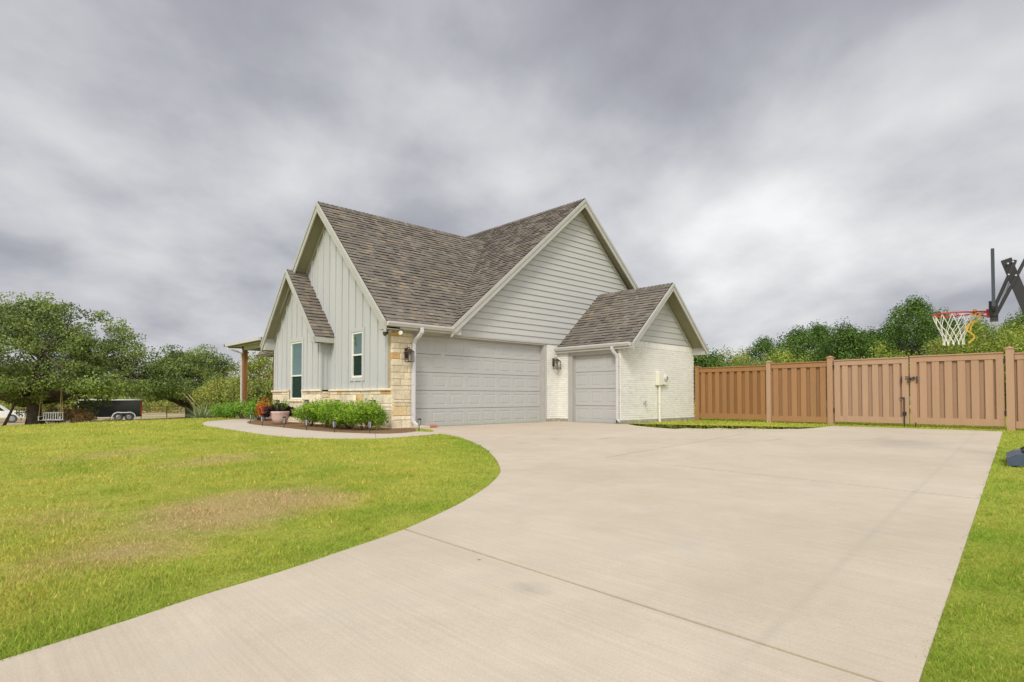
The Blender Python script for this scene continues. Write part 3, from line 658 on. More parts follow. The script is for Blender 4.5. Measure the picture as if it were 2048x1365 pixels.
# corner boards
bt.box((-.325, 3.395, 1.001), (-.265, 3.50, 2.36)); bt.box((-.024, .001, 1.001), (-.0005, .09, 2.46)); bt.box((-.316, 6.88, 1.001), (-.291, 6.965, 2.36))
wl = bb.build('board_wall', M['board'], H); bt.build('batten', M['board'], wl)
wt2 = MB()
def casing(b, fr, w, side, top, bot, h=.028):
    s0, s1, t0, t1 = w
    b.prism(fr, rect(s0-side, s0-.001, t0-bot, t1+top), .0005, h); b.prism(fr, rect(s1+.001, s1+side, t0-bot, t1+top), .0005, h)
    b.prism(fr, rect(s0, s1, t1+.001, t1+top), .0005, h+.002)
    if bot: b.prism(fr, rect(s0, s1, t0-bot, t0-.001), .0005, h+.002)
casing(wt2, LB, (W1[0], W1[1], 1.0, W1[3]), .09, .12, 0); wt2.build('window_casing', M['board'], H)
wt2 = MB(); casing(wt2, L, W2, .09, .11, .1); wt2.build('window_casing', M['board'], H)
def window(fr, w, split, drop):
    s0, s1, t0, t1 = w; b = MB(); fw = .05
    b.prism(fr, rect(s0, s0+fw, t0, t1), -.05, .012); b.prism(fr, rect(s1-fw, s1, t0, t1), -.05, .012)
    b.prism(fr, rect(s0+fw, s1-fw, t0, t0+fw), -.05, .011); b.prism(fr, rect(s0+fw, s1-fw, t1-fw, t1), -.05, .011); b.prism(fr, rect(s0+fw, s1-fw, split-.022, split+.022), -.045, .008)
    wo = b.build('window', M['cream'], H)
    g = MB(); g.prism(fr, rect(s0+fw, s1-fw, t0+fw, split-.022), -.034, -.030); g.prism(fr, rect(s0+fw, s1-fw, split+.022, t1-fw), -.022, -.018); g.build('pane', M['glass'], wo)
    sc = MB(); sc.prism(fr, rect(s0+fw, s1-fw, t0+fw, split-.022), -.028, -.026); sc.build('insect_screen', M['screen'], wo)
    sl_ = MB(); z = t0+.07
    while z < t1-.06:
        a, c = fr(s0+fw+.01, z, -.075), fr(s1-fw-.01, z, -.075); sl_.prism(fr, rect(s0+fw+.01, s1-fw-.01, z, z+.056), -.060, -.055); z += .084
    sl_.build('blind', M['blind'], wo)
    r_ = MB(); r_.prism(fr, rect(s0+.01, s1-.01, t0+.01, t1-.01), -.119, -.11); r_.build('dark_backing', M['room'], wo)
window(LB, W1, 1.46, 0); window(L, W2, 1.95, 0)
# --- stone
def ashlar(b, fr, s0, s1, t0, t1, seed, hole=None, wrap=(0, 0), accent=.09):
    rg = random.Random(seed); t = t0
    while t < t1-.02:
        h = rg.choice((.085, .11, .15, .17, .20, .24)); 
        if t+h > t1-.06: h = t1-t
        s = s0
        while s < s1-.01:
            w = rg.uniform(.20, .62)*(1.1 if h < .12 else .85)
            g = rg.random(); k = rg.uniform(.76, 1.1)
            if g < accent: col = (k*.80, k*.58, k*.34); w = min(w, .26)
            elif g < accent*1.3: col = (k*.72, k*.76, k*.90); w = min(w, .24)
            elif g < accent*2.2: col = (k*.95, k*.84, k*.66)
            elif g < .5: col = (k*1.05, k*1.08, k*1.15)
            else: col = (k, k, k*1.02)
            if s+w > s1-.12: w = s1-s
            a, c, e, d = s+.006, s+w-.006, t+.005, t+h-.005
            if s <= s0+1e-6: a = s0+wrap[0]
            if s+w >= s1-1e-6: c = s1+wrap[1]
            parts_ = [(a, c, e, d)]
            if hole and not (c < hole[0] or a > hole[1] or d < hole[2] or e > hole[3]):
                parts_ = []
                if a < hole[0]: parts_.append((a, hole[0], e, d))
                if c > hole[1]: parts_.append((hole[1], c, e, d))
                if e < hole[2]-.02: parts_.append((max(a, hole[0]), min(c, hole[1]), e, min(d, hole[2])))
            for q in parts_:
                if q[1]-q[0] > .02: b.block(fr, q[0], q[1], q[2], q[3], -.03, rg.uniform(.036, .052), .012, col)
            s += w
        t += h
st = MB(); mo = MB()
ashlar(st, L, 0, 3.43, -.12, .955, 11, wrap=(-.04, 0)); mo.prism(L, rect(-.02, 3.43, -.3, .955), -.1, .03)
ashlar(st, LB, 3.43, 6.97, -.12, .955, 12, hole=(4.64, 5.67, .70, 2), wrap=(-.04, .04))
for pol in pieces(rect(3.40, 7.0, -.3, .955), [(4.66, 5.65, .68, 2)]): mo.prism(LB, pol, -.1, .03)
R_ = Fr((0, 3.43, 0), (1, 0, 0), (0, 0, 1), (0, -1, 0)); ashlar(st, R_, -.29, -.05, -.12, .955, 13)
ashlar(st, G, 0, .57, -.12, 2.44, 14, wrap=(-.04, 0), accent=.10); mo.prism(G, rect(-.028, .56, -.3, 2.44), -.2, .028)
mo.box((-.02, .0, .955), (.06, .03, 2.44)); 
lg = MB()                                                  # sloped ledge stones on the wainscot
def ledge(fr, s0, s1, seed):
    rg = random.Random(seed); s = s0
    while s < s1-.02:
        w = rg.uniform(.45, .8); w = s1-s if s+w > s1-.3 else w; k = rg.uniform(.92, 1.08)
        lg.block(fr, s+.003, s+w-.003, .958, 1.012, -.0, .088, .01, (k, k, k*1.05)); s += w
ledge(L, -.0, 3.40, 5); ledge(LB, 3.36, 4.63, 6); ledge(LB, 5.68, 7.04, 7)
lg.prism(LB, rect(4.64, 5.67, .655, .715), -.02, .085, (1.05, 1.05, 1.1)); 
stn = st.build('stone_wall', M['stone'], H, recalc=False); mo.build('mortar', M['mortar'], stn); lg.build('stone_ledge', M['stone'], stn)
# --- painted brick
bk = MB()
def bricks(fr, s0, s1, t0, t1, seed, soldier=True, reg=None, holes=()):
    rg = random.Random(seed); bh = .0665; t = t0; k = 0; top = t1-(.2 if soldier else 0)
    while t < top-.01:
        s = s0-(.102 if k % 2 else 0)
        while s < s1:
            a, c = max(s, s0)+.0045, min(s+.204, s1)-.0045
            if c-a > .02 and not any(h[0] < (a+c)/2 < h[1] and h[2] < t+.03 < h[3] for h in holes):
                g = rg.uniform(.95, 1.03); g = g*.93 if rg.random() < .05 else g
                if reg is None or len(clip_poly(rect(a, c, t, t+bh), reg)) > 2:
                    b_ = .003+rg.random()*.003; bk.block(fr, a, c, t+.0035, min(t+bh-.0035, top), -.006, rg.uniform(.004, .010), b_, (g, g, g*rg.uniform(.97, 1.0)))
            s += .204
        t += bh; k += 1
    if soldier:
        s = s0
        while s < s1-.02:
            g = rg.uniform(.95, 1.03); q_ = clip_poly(rect(s, s+.06, top, t1), reg) if reg else [1]*4
            if len(q_) > 3: bk.block(fr, s+.003, min(s+.0665, s1)-.003, top+.004, t1-.003, -.006, rg.uniform(.001, .006), .005, (g, g, g))
            s += .0665
BS = Fr((6.17, 0, 0), (0, 1, 0), (0, 0, 1), (-1, 0, 0))   # bay side with the small door
bricks(B_, 6.17, 10.38, .10, 2.505, 21, reg=[(6.1, 0), (10.5, 0), (10.5, 2.50), (6.45, 2.52), (6.1, 2.20)])
bricks(G, 5.60, 6.17, .10, 2.46, 22, False)
bricks(BS, -.44, 0, .10, 2.22, 23, False); bricks(BS, -2.46, -.44, 2.19, 2.26, 24, False); bricks(BS, -2.46, -2.36, .10, 2.19, 25, False)
bo = bk.build('brick_wall', M['brick'], H, recalc=False)
bm_ = MB(); bm_.box((6.174, -2.456, .0), (10.37, -.004, 2.22)); 
bm_.prism(Fr((0, -2.455, 0), (1, 0, 0), (0, 0, 1), (0, 1, 0)), [(6.18, 2.22), (10.37, 2.22), (10.37, 2.5), (8.3, SZ-.14), (6.18, 2.5)], 0, .25)
bm_ = MB(); bm_.box((6.174, -2.456, .0), (10.37, -2.30, 2.20)); bm_.box((6.5, -2.456, 2.201), (10.05, -2.30, 2.50)); bm_.box((10.2, -2.3, 0), (10.369, .2, 2.2)); bm_.box((6.174, -2.299, 2.17), (6.3, -.004, 2.24)); bm_.box((6.174, -.44, 0), (6.3, -.004, 2.169)); bm_.box((6.174, -2.299, 0), (6.26, -2.37+.02, 2.169))
bm_.box((5.60, .003, .0), (6.3, .12, 2.5)); bm_.prism(Fr((0, -2.454, 0), (1, 0, 0), (0, 0, 1), (0, 1, 0)), [(6.5, 2.501), (10.1, 2.501), (8.3, SZ-.25)], 0, .12)
bm_.build('brick_backing', M['brickback'], bo)
fd = MB(); fd.box((6.150, -2.485, -.3), (10.40, -2.35, .098)); fd.box((5.585, -.024, -.3), (6.149, .1, .098)); fd.box((6.149, -.43, -.3), (6.25, -.024, .098)); fd.build('foundation', M['slabedge'], H)
# --- hidden body walls
hb = MB(); hb.box((.02, 6.97, 0), (6, 7.0, 2.6)); hb.box((12.2, .02, 0), (12.28, 13.9, 2.8)); hb.box((5.8, 7, 0), (5.9, 13.9, 2.6)); hb.box((5.8, 13.8, 0), (12.2, 13.9, 2.6))
hb.prism(Fr((0, 13.8, 0), (1, 0, 0), (0, 0, 1), (0, 1, 0)), [(xv0+.3, 2.6), (12.2, 2.6), (XC, RC-.15)], 0, .08)
hb.prism(Fr((0, .02, 0), (1, 0, 0), (0, 0, 1), (0, 1, 0)), [(xv0+.2, 2.5), (12.2, 2.5), (XC, RC-.15)], 0, .08); hb.box((6.3, .02, 0), (12.2, .1, 2.5))
hb.build('outer_wall', M['lap'], H)
# --- garage doors
def garage_door(fr, s0, s1, t1, rows, cols, rec, jl, jr, sign=1):
    b = MB(); hgt = t1/rows; wid = (s1-s0)/cols
    for r in range(rows):
        z0, z1 = r*hgt+.004, (r+1)*hgt-.007
        b.prism(fr, rect(s0, s1, z0, z1), -rec-.04, -rec-.008)
        # section face drawn as a grid with recessed, raised-centre panels
        for c in range(cols):
            a, d = s0+c*wid, s0+(c+1)*wid; mx, my = .075, .085
            ia, id_, ib, it = a+mx, d-mx, z0+my, z1-my
            h = -rec
            for q in (rect(a, d, z0, ib), rect(a, d, it, z1), rect(a, ia, ib, it), rect(id_, d, ib, it)): b.face([fr(x, y, h) for x, y in q])
            o = [(ia, ib), (id_, ib), (id_, it), (ia, it)]; k1 = [(ia+.014, ib+.014), (id_-.014, ib+.014), (id_-.014, it-.014), (ia+.014, it-.014)]
            k2 = [(ia+.05, ib+.05), (id_-.05, ib+.05), (id_-.05, it-.05), (ia+.05, it-.05)]
            for i in range(4):
                j = (i+1) % 4
                b.face([fr(*o[i], h), fr(*o[j], h), fr(*k1[j], h-.022), fr(*k1[i], h-.022)]); b.face([fr(*k1[i], h-.022), fr(*k1[j], h-.022), fr(*k2[j], h-.001), fr(*k2[i], h-.001)])
            b.face([fr(*q, h-.001) for q in k2])
        for zz, hh in ((z0, 1), (z1, -1)): b.face([fr(s0, zz, -rec), fr(s1, zz, -rec), fr(s1, zz, -rec-.02), fr(s0, zz, -rec-.02)])
    do = b.build('garage_door', M['door'], H, recalc=False)
    g = MB(); g.prism(fr, rect(s0, s1, -.02, .006), -rec-.03, -rec+.004); g.build('bottom_seal', M['rubber'], do)
    j = MB()
    for (x0, x1) in jl: j.prism(fr, rect(x0, x1, 0, t1+.06), -rec-.05, -.004 if abs(x1-x0) < .1 else -.01)
    j.prism(fr, rect(s0-.05, s1+.05, t1, t1+.045), -rec-.05, .012)
    j.prism(fr, rect(s0-.02, s0+.02, 0, t1), -rec-.0, -rec+.03); j.prism(fr, rect(s1-.02, s1+.02, 0, t1), -rec-.0, -rec+.03); j.prism(fr, rect(s0+.021, s1-.021, t1-.03, t1-.001), -rec, -rec+.03)
    j.build('door_frame', M['jamb'], do); return do
garage_door(G, .66, 5.50, 2.43, 5, 8, .17, [(.57, .66), (5.50, 5.60)], None)
garage_door(BS, -2.34, -.60, 2.10, 4, 3, .14, [(-2.40, -2.34), (-.60, -.44)], None)
ch = MB(); ch.prism(BS, rect(-2.36, -.44, 2.146, 2.20), -.1, .014); ch.prism(BS, rect(-.475, -.43, 0, 2.2), -.02, .012); ch.prism(G, rect(5.575, 5.62, 0, 2.46), -.02, .014); ch.prism(G, rect(.56, 5.62, 2.476, 2.52), -.1, .034)
ch.build('door_trim', M['trim'], H)
# --- gutters and downspouts
def gutter(pts, outn, w=.10, h=.105):
    b = MB(); a, c = [np.array(p, float) for p in pts]; d = (c-a)/np.linalg.norm(c-a); n = np.array(outn, float); u = np.array([0, 0, 1.])
    prof = [(0, 0), (.055, 0), (.07, .03), (.095, .06), (.1, .09), (.1, h), (.088, h), (.085, .085), (.06, .05), (.045, .012), (.006, .012), (.006, h), (0, h)]
    P = [a+n*x+u*y for x, y in prof]; Q = [c+n*x+u*y for x, y in prof]; k = len(prof)
    for i in range(k): j = (i+1) % k; b.face([P[i], P[j], Q[j], Q[i]])
    for S in (a, c): b.face([S+n*x+u*y for x, y in ((0, 0), (.055, 0), (.07, .03), (.095, .06), (.1, .09), (.1, h), (0, h))])
    return b.build('gutter', M['gutter'], H)
gutter(((-.39, -.352, 2.535), (xv0+.02, -.352, 2.535)), (0, -1, 0)); gutter(((6.043, YS+.02, 2.275), (6.043, -.03, 2.275)), (-1, 0, 0))
def sq_tube(b, pts, w, d_, wdir):
    pts = [np.array(p, float) for p in pts]; wd = np.array(wdir, float); R = []
    for i, p in enumerate(pts):
        d = pts[min(i+1, len(pts)-1)]-pts[max(i-1, 0)]; d /= np.linalg.norm(d); s = np.cross(d, wd); s /= np.linalg.norm(s)
        R.append([p+wd*x*w/2+s*y*d_/2 for x, y in ((-1, -1), (-.5, -1.12), (.5, -1.12), (1, -1), (1, 1), (.5, 1.12), (-.5, 1.12), (-1, 1))])
    for i in range(len(R)-1):
        for k in range(8): l = (k+1) % 8; b.face([R[i][k], R[i][l], R[i+1][l], R[i+1][k]])
    b.face(R[0]); b.face(R[-1])
ds = MB(); sq_tube(ds, [(.60, -.405, 2.56), (.60, -.40, 2.44), (.585, -.33, 2.36), (.56, -.16, 2.25), (.555, -.105, 2.16), (.555, -.10, 1.0), (.555, -.10, .17), (.575, -.15, .11), (.60, -.26, .06)], .088, .065, (1, 0, 0))
ds.build('downspout', M['gutterw'], H)
ds = MB(); sq_tube(ds, [(5.99, -2.30, 2.29), (5.99, -2.30, 2.20), (6.02, -2.33, 2.12), (6.08, -2.39, 2.02), (6.105, -2.405, 1.94), (6.105, -2.405, .16), (6.09, -2.44, .10), (6.04, -2.52, .06)], .082, .065, (0, 1, 0))
ds.build('downspout', M['gutter'], H)
for z in (1.9, 1.1, .35): sb = MB(); sb.fbox(G, .50, .61, z, z+.03, .06, .137); sb.build('pipe_strap', M['gutter'], H)
for z in (1.7, 1.0, .3): sb = MB(); sb.fbox(BS, -2.452, -2.358, z, z+.03, .02, .102); sb.build('pipe_strap', M['gutter'], H)
# --- porch on the far left
pr = MB(); PX0, PY1 = -.62, 10.75
pr.box((PX0, 7.22, 2.74), (6.5, PY1, 2.80)); pr.box((PX0-.02, 7.22, 2.66), (PX0, PY1+.02, 2.81)); pr.box((PX0, PY1, 2.66), (6.5, PY1+.02, 2.81))
po = pr.build('porch_roof', M['shingle'], H)
pf = MB(); pf.box((PX0+.005, 7.36, 2.70), (6.5, PY1-.005, 2.735)); pf.box((-.28, 7.36, 2.56), (-.12, 10.2, 2.699)); pf.box((-.28, 10.04, 2.559), (6.5, 10.2, 2.698)); pf.build('porch_beam', M['trim'], po)
pg = MB(); pg.box((PX0-.11, 7.25, 2.70), (PX0-.022, PY1+.11, 2.80)); pg.box((PX0-.11, PY1+.022, 2.70), (6.5, PY1+.11, 2.799)); pg.tube([(PX0-.06, PY1-.15, 2.69), (PX0-.04, PY1-.2, 2.6), (-.42, 10.3, 2.5), (-.3, 10.2, 2.44), (-.29, 10.2, .1)], .035, 8); pg.build('porch_gutter', M['gutter'], po)
for (x, y) in ((-.2, 10.12), (.95, 10.12), (3.6, 10.12), (5.9, 10.12)):
    pp = MB(); pp.box((x-.075, y-.075, 0), (x+.075, y+.075, 2.558)); pp.build('porch_post', M['wood'], po)
lt = MB(); lt.box((.0, 7.05, 0), (6, 10.3, .06)); lt.build('porch_floor', M['path'], po)

# ------------------------------------------------------------------ things fixed to or beside the house
def lantern(loc, face, label):
    """wall lantern; local: wall plane at y=0, sticks out towards -y"""
    o = empty('wall_lantern', loc, face, label, 'wall lamp', 'wall lanterns by the garage doors'); o['local'] = 1
    b = MB(); b.bbox((-.05, -.02, .10), (.05, 0, .36), .006); b.tube([(0, -.02, .33), (0, -.08, .37), (0, -.15, .365), (0, -.16, .33)], .012, 8); b.build('wall_plate', M['bronze'], o)
    r = MB(); r.add([(-.105, -.265, .245), (.105, -.265, .245), (.105, -.055, .245), (-.105, -.055, .245), (-.07, -.23, .28), (.07, -.23, .28), (.07, -.09, .28), (-.07, -.09, .28), (-.022, -.182, .33), (.022, -.182, .33), (.022, -.138, .33), (-.022, -.138, .33)],
           [(0, 3, 2, 1), (0, 1, 5, 4), (1, 2, 6, 5), (2, 3, 7, 6), (3, 0, 4, 7), (4, 5, 9, 8), (5, 6, 10, 9), (6, 7, 11, 10), (7, 4, 8, 11), (8, 9, 10, 11)]); r.build('lamp_roof', M['bronze'], o)
    c = MB()
    for x in (-.08, .08):
        for y in (-.24, -.08): c.box((x-.007, y-.007, .0), (x+.007, y+.007, .245))
    for z in (0, .20):
        for (a, q) in (((-.087, -.247, z), (.087, -.233, z+.014)), ((-.087, -.087, z), (.087, -.073, z+.014)), ((-.087, -.233, z), (-.073, -.087, z+.014)), ((.073, -.233, z), (.087, -.087, z+.014))): c.box(a, q)
    c.box((-.08, -.167, .06), (.08, -.153, .072)); c.build('cage', M['bronze'], o)
    g = MB(); g.lathe((0, -.16, .015), [(.0, 0), (.032, 0), (.034, .1), (.03, .19), (0, .19)], 12); g.build('lamp_glass', M['glasslens'], o); return o
lantern((.36, -.05, 1.68), 0, 'dark bronze wall lantern on the tan stone column beside the downspout')
lantern((5.93, -.008, 1.68), 0, 'dark bronze wall lantern on the white brick between the two garage doors')
def flood(loc, d, label, m):
    o = empty('security_light', loc, 0, label, 'security light', 'security lights under the eave')
    b = MB(); b.lathe(np.array(loc), [(.0, 0), (.045, 0), (.045, .02), (0, .02)], 14, axis=(0, 0, -1)); b.tube([np.array(loc), np.array(loc)+np.array(d)*.05+np.array((0, 0, -.06))], .012, 6); b.build('mount', M['bronze'], o)
    h = MB(); c = np.array(loc)+np.array(d)*.05+np.array((0, 0, -.07)); h.lathe(c, [(0, -.02), (.03, -.02), (.045, .03), (.055, .09), (.05, .095), (0, .08)], 16, axis=d); h.build('lamp_head', m, o, smooth=True)
flood((-.18, -.10, 2.472), (-.8, .1, -.35), 'small bronze twin-eye security light under the eave corner', M['bronze'])
flood((.10, -.22, 2.472), (-.55, -.75, -.1), 'round cream floodlight at the top of the stone column', M['cream'])
# electric meter
mo_ = empty('electric_meter', (8.2, -2.47, 1.1), 0, 'cream electric meter box with round glass dial and conduit on the brick wall', 'electric meter')
b = MB(); b.bbox((7.99, -2.60, 1.16), (8.20, -2.466, 1.60), .01); b.bbox((8.201, -2.57, 1.18), (8.52, -2.466, 1.55), .01); b.build('meter_box', M['beige'], mo_)
b = MB(); b.lathe((8.42, -2.57, 1.40), [(.10, 0), (.10, .02), (.088, .025), (.086, .05), (.06, .062), (0, .065)], 24, axis=(0, -1, 0)); b.build('dial', M['gutterw'], mo_, smooth=False)
b = MB(); b.lathe((8.42, -2.637, 1.415), [(.028, 0), (.0, .002)], 16, axis=(0, -1, 0)); b.box((8.37, -2.64, 1.36), (8.47, -2.634, 1.375)); b.build('dial_face', M['black'], mo_)
b = MB(); b.tube([(8.13, -2.53, 1.165), (8.13, -2.53, .0)], .038, 12); b.lathe((8.13, -2.53, .60), [(.038, 0), (.047, .005), (.047, .05), (.038, .055)], 12); b.build('conduit', M['beige'], mo_)
fa = empty('garden_tap', (7.33, -2.47, .58), 0, 'small dark garden tap low on the white brick wall', 'tap')
b = MB(); b.tube([(7.33, -2.46, .60), (7.33, -2.56, .60), (7.32, -2.59, .57), (7.315, -2.60, .53)], .016, 8); b.build('spout', M['steel'], fa); b = MB(); b.lathe((7.33, -2.55, .65), [(0, 0), (.032, 0), (.032, .012), (0, .012)], 10); b.tube([(7.33, -2.55, .60), (7.33, -2.55, .65)], .008, 6); b.build('valve_handle', M['black'], fa)
fa2 = MB(); fa2.bbox((.42, -.62, .0), (.72, -.20, .07), .012); sp = fa2.build('splash_block', M['path']); tag(sp, 'pale concrete splash block under the stone corner downspout', 'splash block')
fa3 = MB(); fa3.bbox((.78, -.56, .022), (.98, -.46, .085), .006); sp = fa3.build('loose_brick', mat('red_clay_brick', (.50, .17, .10), .9, .1, var=.2, vscale=12, bump=.5)); tag(sp, 'loose red brick lying beside the splash block', 'brick')
# solar path lights
def path_light(proto=None):
    o = empty('path_light'); o['local'] = 1; tag(o, 'x', 'garden light', 'solar path lights along the flower bed')
    b = MB(); b.tube([(0, 0, -.05), (0, 0, .10)], .008, 6); b.build('stake', M['black'], o)
    c = MB(); c.lathe((0, 0, .235), [(0, .018), (.03, .014), (.04, 0), (.04, -.012), (0, -.012)], 12); c.build('lamp_cap', M['black'], o)
    g = MB(); g.lathe((0, 0, .10), [(.0, 0), (.022, 0), (.031, .12), (0, .122)], 10); g.build('lens', M['glasslens'], o)
    r = MB()
    for k in range(4): a = k*PI/2+.4; r.tube([(.025*math.cos(a), .025*math.sin(a), .10), (.035*math.cos(a), .035*math.sin(a), .225)], .004, 5)
    r.build('cage', M['black'], o); return o
pl0 = path_light()
spots = [((497, 847.5), 'leftmost solar path light at the tip of the flower bed'), ((521, 853.5), 'black solar path light left of the clay flower pot'), ((564, 857.5), 'black solar path light in front of the clay flower pot, right side'),
         ((609, 863), 'black solar path light in front of the left end of the bed shrubs'), ((665, 867.5), 'black solar path light in front of the middle of the bed shrubs'), ((736, 869), 'black solar path light in front of the right end of the bed shrubs'), ((835, 864), 'black solar path light beside the splash block and garage door')]
for i, (p, lab) in enumerate(spots):
    o = pl0 if i == 0 else copy_tree(pl0); x, y = gp(*p); x += .06; y += .03; o.location = (x, y, float(terrain(x, y))+.02); o['label'] = lab; o.rotation_euler = (random.uniform(-.06, .06), random.uniform(-.06, .06), i); s = 1.12; o.scale = (s, s, s)
def wall_solar(loc, label):
    o = empty('wall_solar_light', loc, 0, label, 'garden light', 'solar lights fixed on the stone base'); o['local'] = 1
    b = MB(); b.bbox((-.13, -.07, .09), (0, .07, .115), .004); b.build('lamp_roof', M['bronze'], o)
    b = MB(); b.bbox((-.085, -.04, -.02), (-.01, .04, .088), .005); b.build('lens', M['glasslens'], o)
    b = MB(); b.box((-.01, -.05, -.05), (0, .05, .088)); b.box((-.095, -.05, -.045), (-.01, .05, -.021)); b.build('back_plate', M['bronze'], o); return o
for loc, lab in (((-.345, 6.45, .58), 'leftmost bronze solar light on the stone base above the flower pot'), ((-.345, 4.2, .60), 'bronze solar light on the stone base right of the tall window'),
                 ((-.052, 2.78, .60), 'bronze solar light on the stone base left of the small window'), ((-.052, .80, .60), 'bronze solar light on the stone base nearest the garage corner')): wall_solar(loc, lab)

# ------------------------------------------------------------------ leaves
def leaf_object(name, centres, normals, size, m, parent=None, aspect=.55, jitter=.6, tone=None, seed=0, tri=False, updir=None):
    """one quad leaf per centre; arrays (n,3)"""
    rg = np.random.default_rng(seed); n = len(centres)
    d = rg.normal(size=(n, 3)); 
    if updir is not None: d = d*jitter + updir
    d /= np.linalg.norm(d, axis=1)[:, None]+1e-9
    nn = normals + rg.normal(size=(n, 3))*jitter; s = np.cross(d, nn); s /= np.linalg.norm(s, axis=1)[:, None]+1e-9
    sz = size*rg.uniform(.6, 1.35, (n, 1)); a = d*sz*.5; b = s*sz*.5*aspect
    V = np.stack([centres-a, centres+b, centres+a, centres-b], 1).reshape(-1, 3)
    me = bpy.data.meshes.new(name); me.vertices.add(4*n); me.vertices.foreach_set('co', V.astype(np.float32).ravel())
    me.loops.add(4*n); me.loops.foreach_set('vertex_index', np.arange(4*n, dtype=np.int32)); me.polygons.add(n)
    me.polygons.foreach_set('loop_start', np.arange(0, 4*n, 4, dtype=np.int32)); me.update(calc_edges=True)
    ca = me.color_attributes.new('tone', 'FLOAT_COLOR', 'CORNER'); t = np.ones((n, 4, 4), np.float32)
    r = rg.random(n) if tone is None else np.clip(tone+rg.normal(size=n)*.18, 0, 1); t[:, :, 0] = r[:, None]; t[:, :, 1] = rg.random(n)[:, None]
    ca.data.foreach_set('color', t.ravel()); me.materials.append(m); o = bpy.data.objects.new(name, me); COL.objects.link(o)
    if parent is not None: o.parent = parent
    return o
def blob_points(rg, c, r, n, shell=.55):
    """points in an ellipsoid, denser near the surface"""
    d = rg.normal(size=(n, 3)); d /= np.linalg.norm(d, axis=1)[:, None]; q = (shell+(1-shell)*rg.random((n, 1))**.6) if shell else rg.random((n, 1))**.4
    return np.array(c)+d*q*np.array(r), d
def tree(name, label, cat, base, height, rad, trunk_r, fork, m, ncl, nleaf, leaf, seed, group=None, clump=1.0, squash=.55, low=.28, lean=(0, 0), bark=None, limbs=7, profile='oak', rz=0.):
    rg = np.random.default_rng(seed); o = empty(name, tuple(base), rz, label, cat, group)
    base0 = np.zeros(3); fk = np.array([lean[0], lean[1], fork])
    # cluster centres
    C = []
    tries = 0
    while len(C) < ncl and tries < ncl*60:
        tries += 1; a = rg.random()*2*PI; 
        if profile == 'oak':
            rr = math.sqrt(rg.random()); el = rg.random()
            hz = height*(low + (1-low)*math.sqrt(max(0, 1-rr**2.2))*(.55+.45*el)) if rg.random() < .75 else height*(low+.45*(1-low)*rg.random()*(1-.3*rr))
            edge = 1+.10*math.sin(3*a+seed)+.07*math.sin(7*a+2*seed)
            p = np.array([math.cos(a)*rr*rad*edge, math.sin(a)*rr*rad*edge, hz*(1+.06*math.sin(5*a+seed*1.3)) - (.27*height*rr**3)])
        elif profile == 'cone':
            h = low+(1-low)*rg.random()**.8; w = rad*(1-((h-low)/(1-low))**2.6)*(.55+.45*math.sqrt(rg.random()))*(1+.2*math.sin(3*a+seed))
            p = np.array([math.cos(a)*w, math.sin(a)*w, h*height])
        else:
            d = rg.normal(size=3); d /= np.linalg.norm(d); q = rg.random()**.45; p = np.array([d[0]*rad*q, d[1]*rad*q, height*(.5+.5*d[2]*q)])
        C.append(p)
    C = np.array(C); C[:, 2] = np.maximum(C[:, 2], (.30 if profile == 'oak' else .12)*height + (rg.random(len(C))*.06*height))
    # trunk and limbs
    b = MB(); k = 7
    tr = [np.array([0, 0, -.3])]+[base0+(fk-base0)*t+np.array([math.sin(t*3+seed)*.1*trunk_r*2, math.cos(t*2+seed)*.1*trunk_r*2, 0]) for t in np.linspace(0, 1, k)]
    rr = [trunk_r*1.5, trunk_r*1.35]+[trunk_r*(1.05-.2*t) for t in np.linspace(.1, 1, k-1)]
    b.tube(tr, rr, 10); Lm = []
    if profile != 'bush':
        for i in range(limbs):
            a = 2*PI*i/limbs+rg.uniform(-.3, .3); R_ = rad*rg.uniform(.45, .75); hh = height*rg.uniform(.42, .66) if profile == 'oak' else height*rg.uniform(.35, .6)
            if profile != 'oak': R_ *= .55
            e = np.array([math.cos(a)*R_, math.sin(a)*R_, hh]); mid = fk+(e-fk)*.45+np.array([math.cos(a)*R_*.12, math.sin(a)*R_*.12, -.08*height])+rg.normal(size=3)*.05*rad
            pts = []
            for t in np.linspace(0, 1, 9): p = (1-t)**2*fk+2*t*(1-t)*mid+t*t*e; pts.append(p+rg.normal(size=3)*.012*rad*(t > 0))
            b.tube(pts, [trunk_r*.62*(1-t)**.8+.03 for t in np.linspace(0, 1, 9)], 7); Lm += pts[2:]
        Lm = np.array(Lm)
        for c in C[::2]:
            if c[2] > .85*height: continue
            q = Lm[np.argmin(np.linalg.norm(Lm-c, axis=1)+.6*np.maximum(0, Lm[:, 2]-c[2]))]; mid = (q+c)/2+rg.normal(size=3)*.05*rad
            b.tube([q, mid, c], [trunk_r*.12+.012, trunk_r*.07+.01, .008], 5, cap=False)
    o['local'] = 1; tk = b.build('trunk', bark or M['bark'], o, smooth=True, attr=False)
    P = []; D = []; T = []
    per = max(4, nleaf//len(C))
    for c in C:
        r = clump*rg.uniform(.6, 1.35); sq = squash*rg.uniform(.8, 1.3); p, d = blob_points(rg, c, (r, r, r*sq), int(per*rg.uniform(.6, 1.4)*(r/clump)**1.5), .35)
        P.append(p); D.append(d+np.array([0, 0, .6])); T.append(np.full(len(p), rg.uniform(.2, .8)))
    P = np.concatenate(P); D = np.concatenate(D); T = np.concatenate(T)
    leaf_object('crown', P, D, leaf, m, o, .6, .55, T, seed); return o
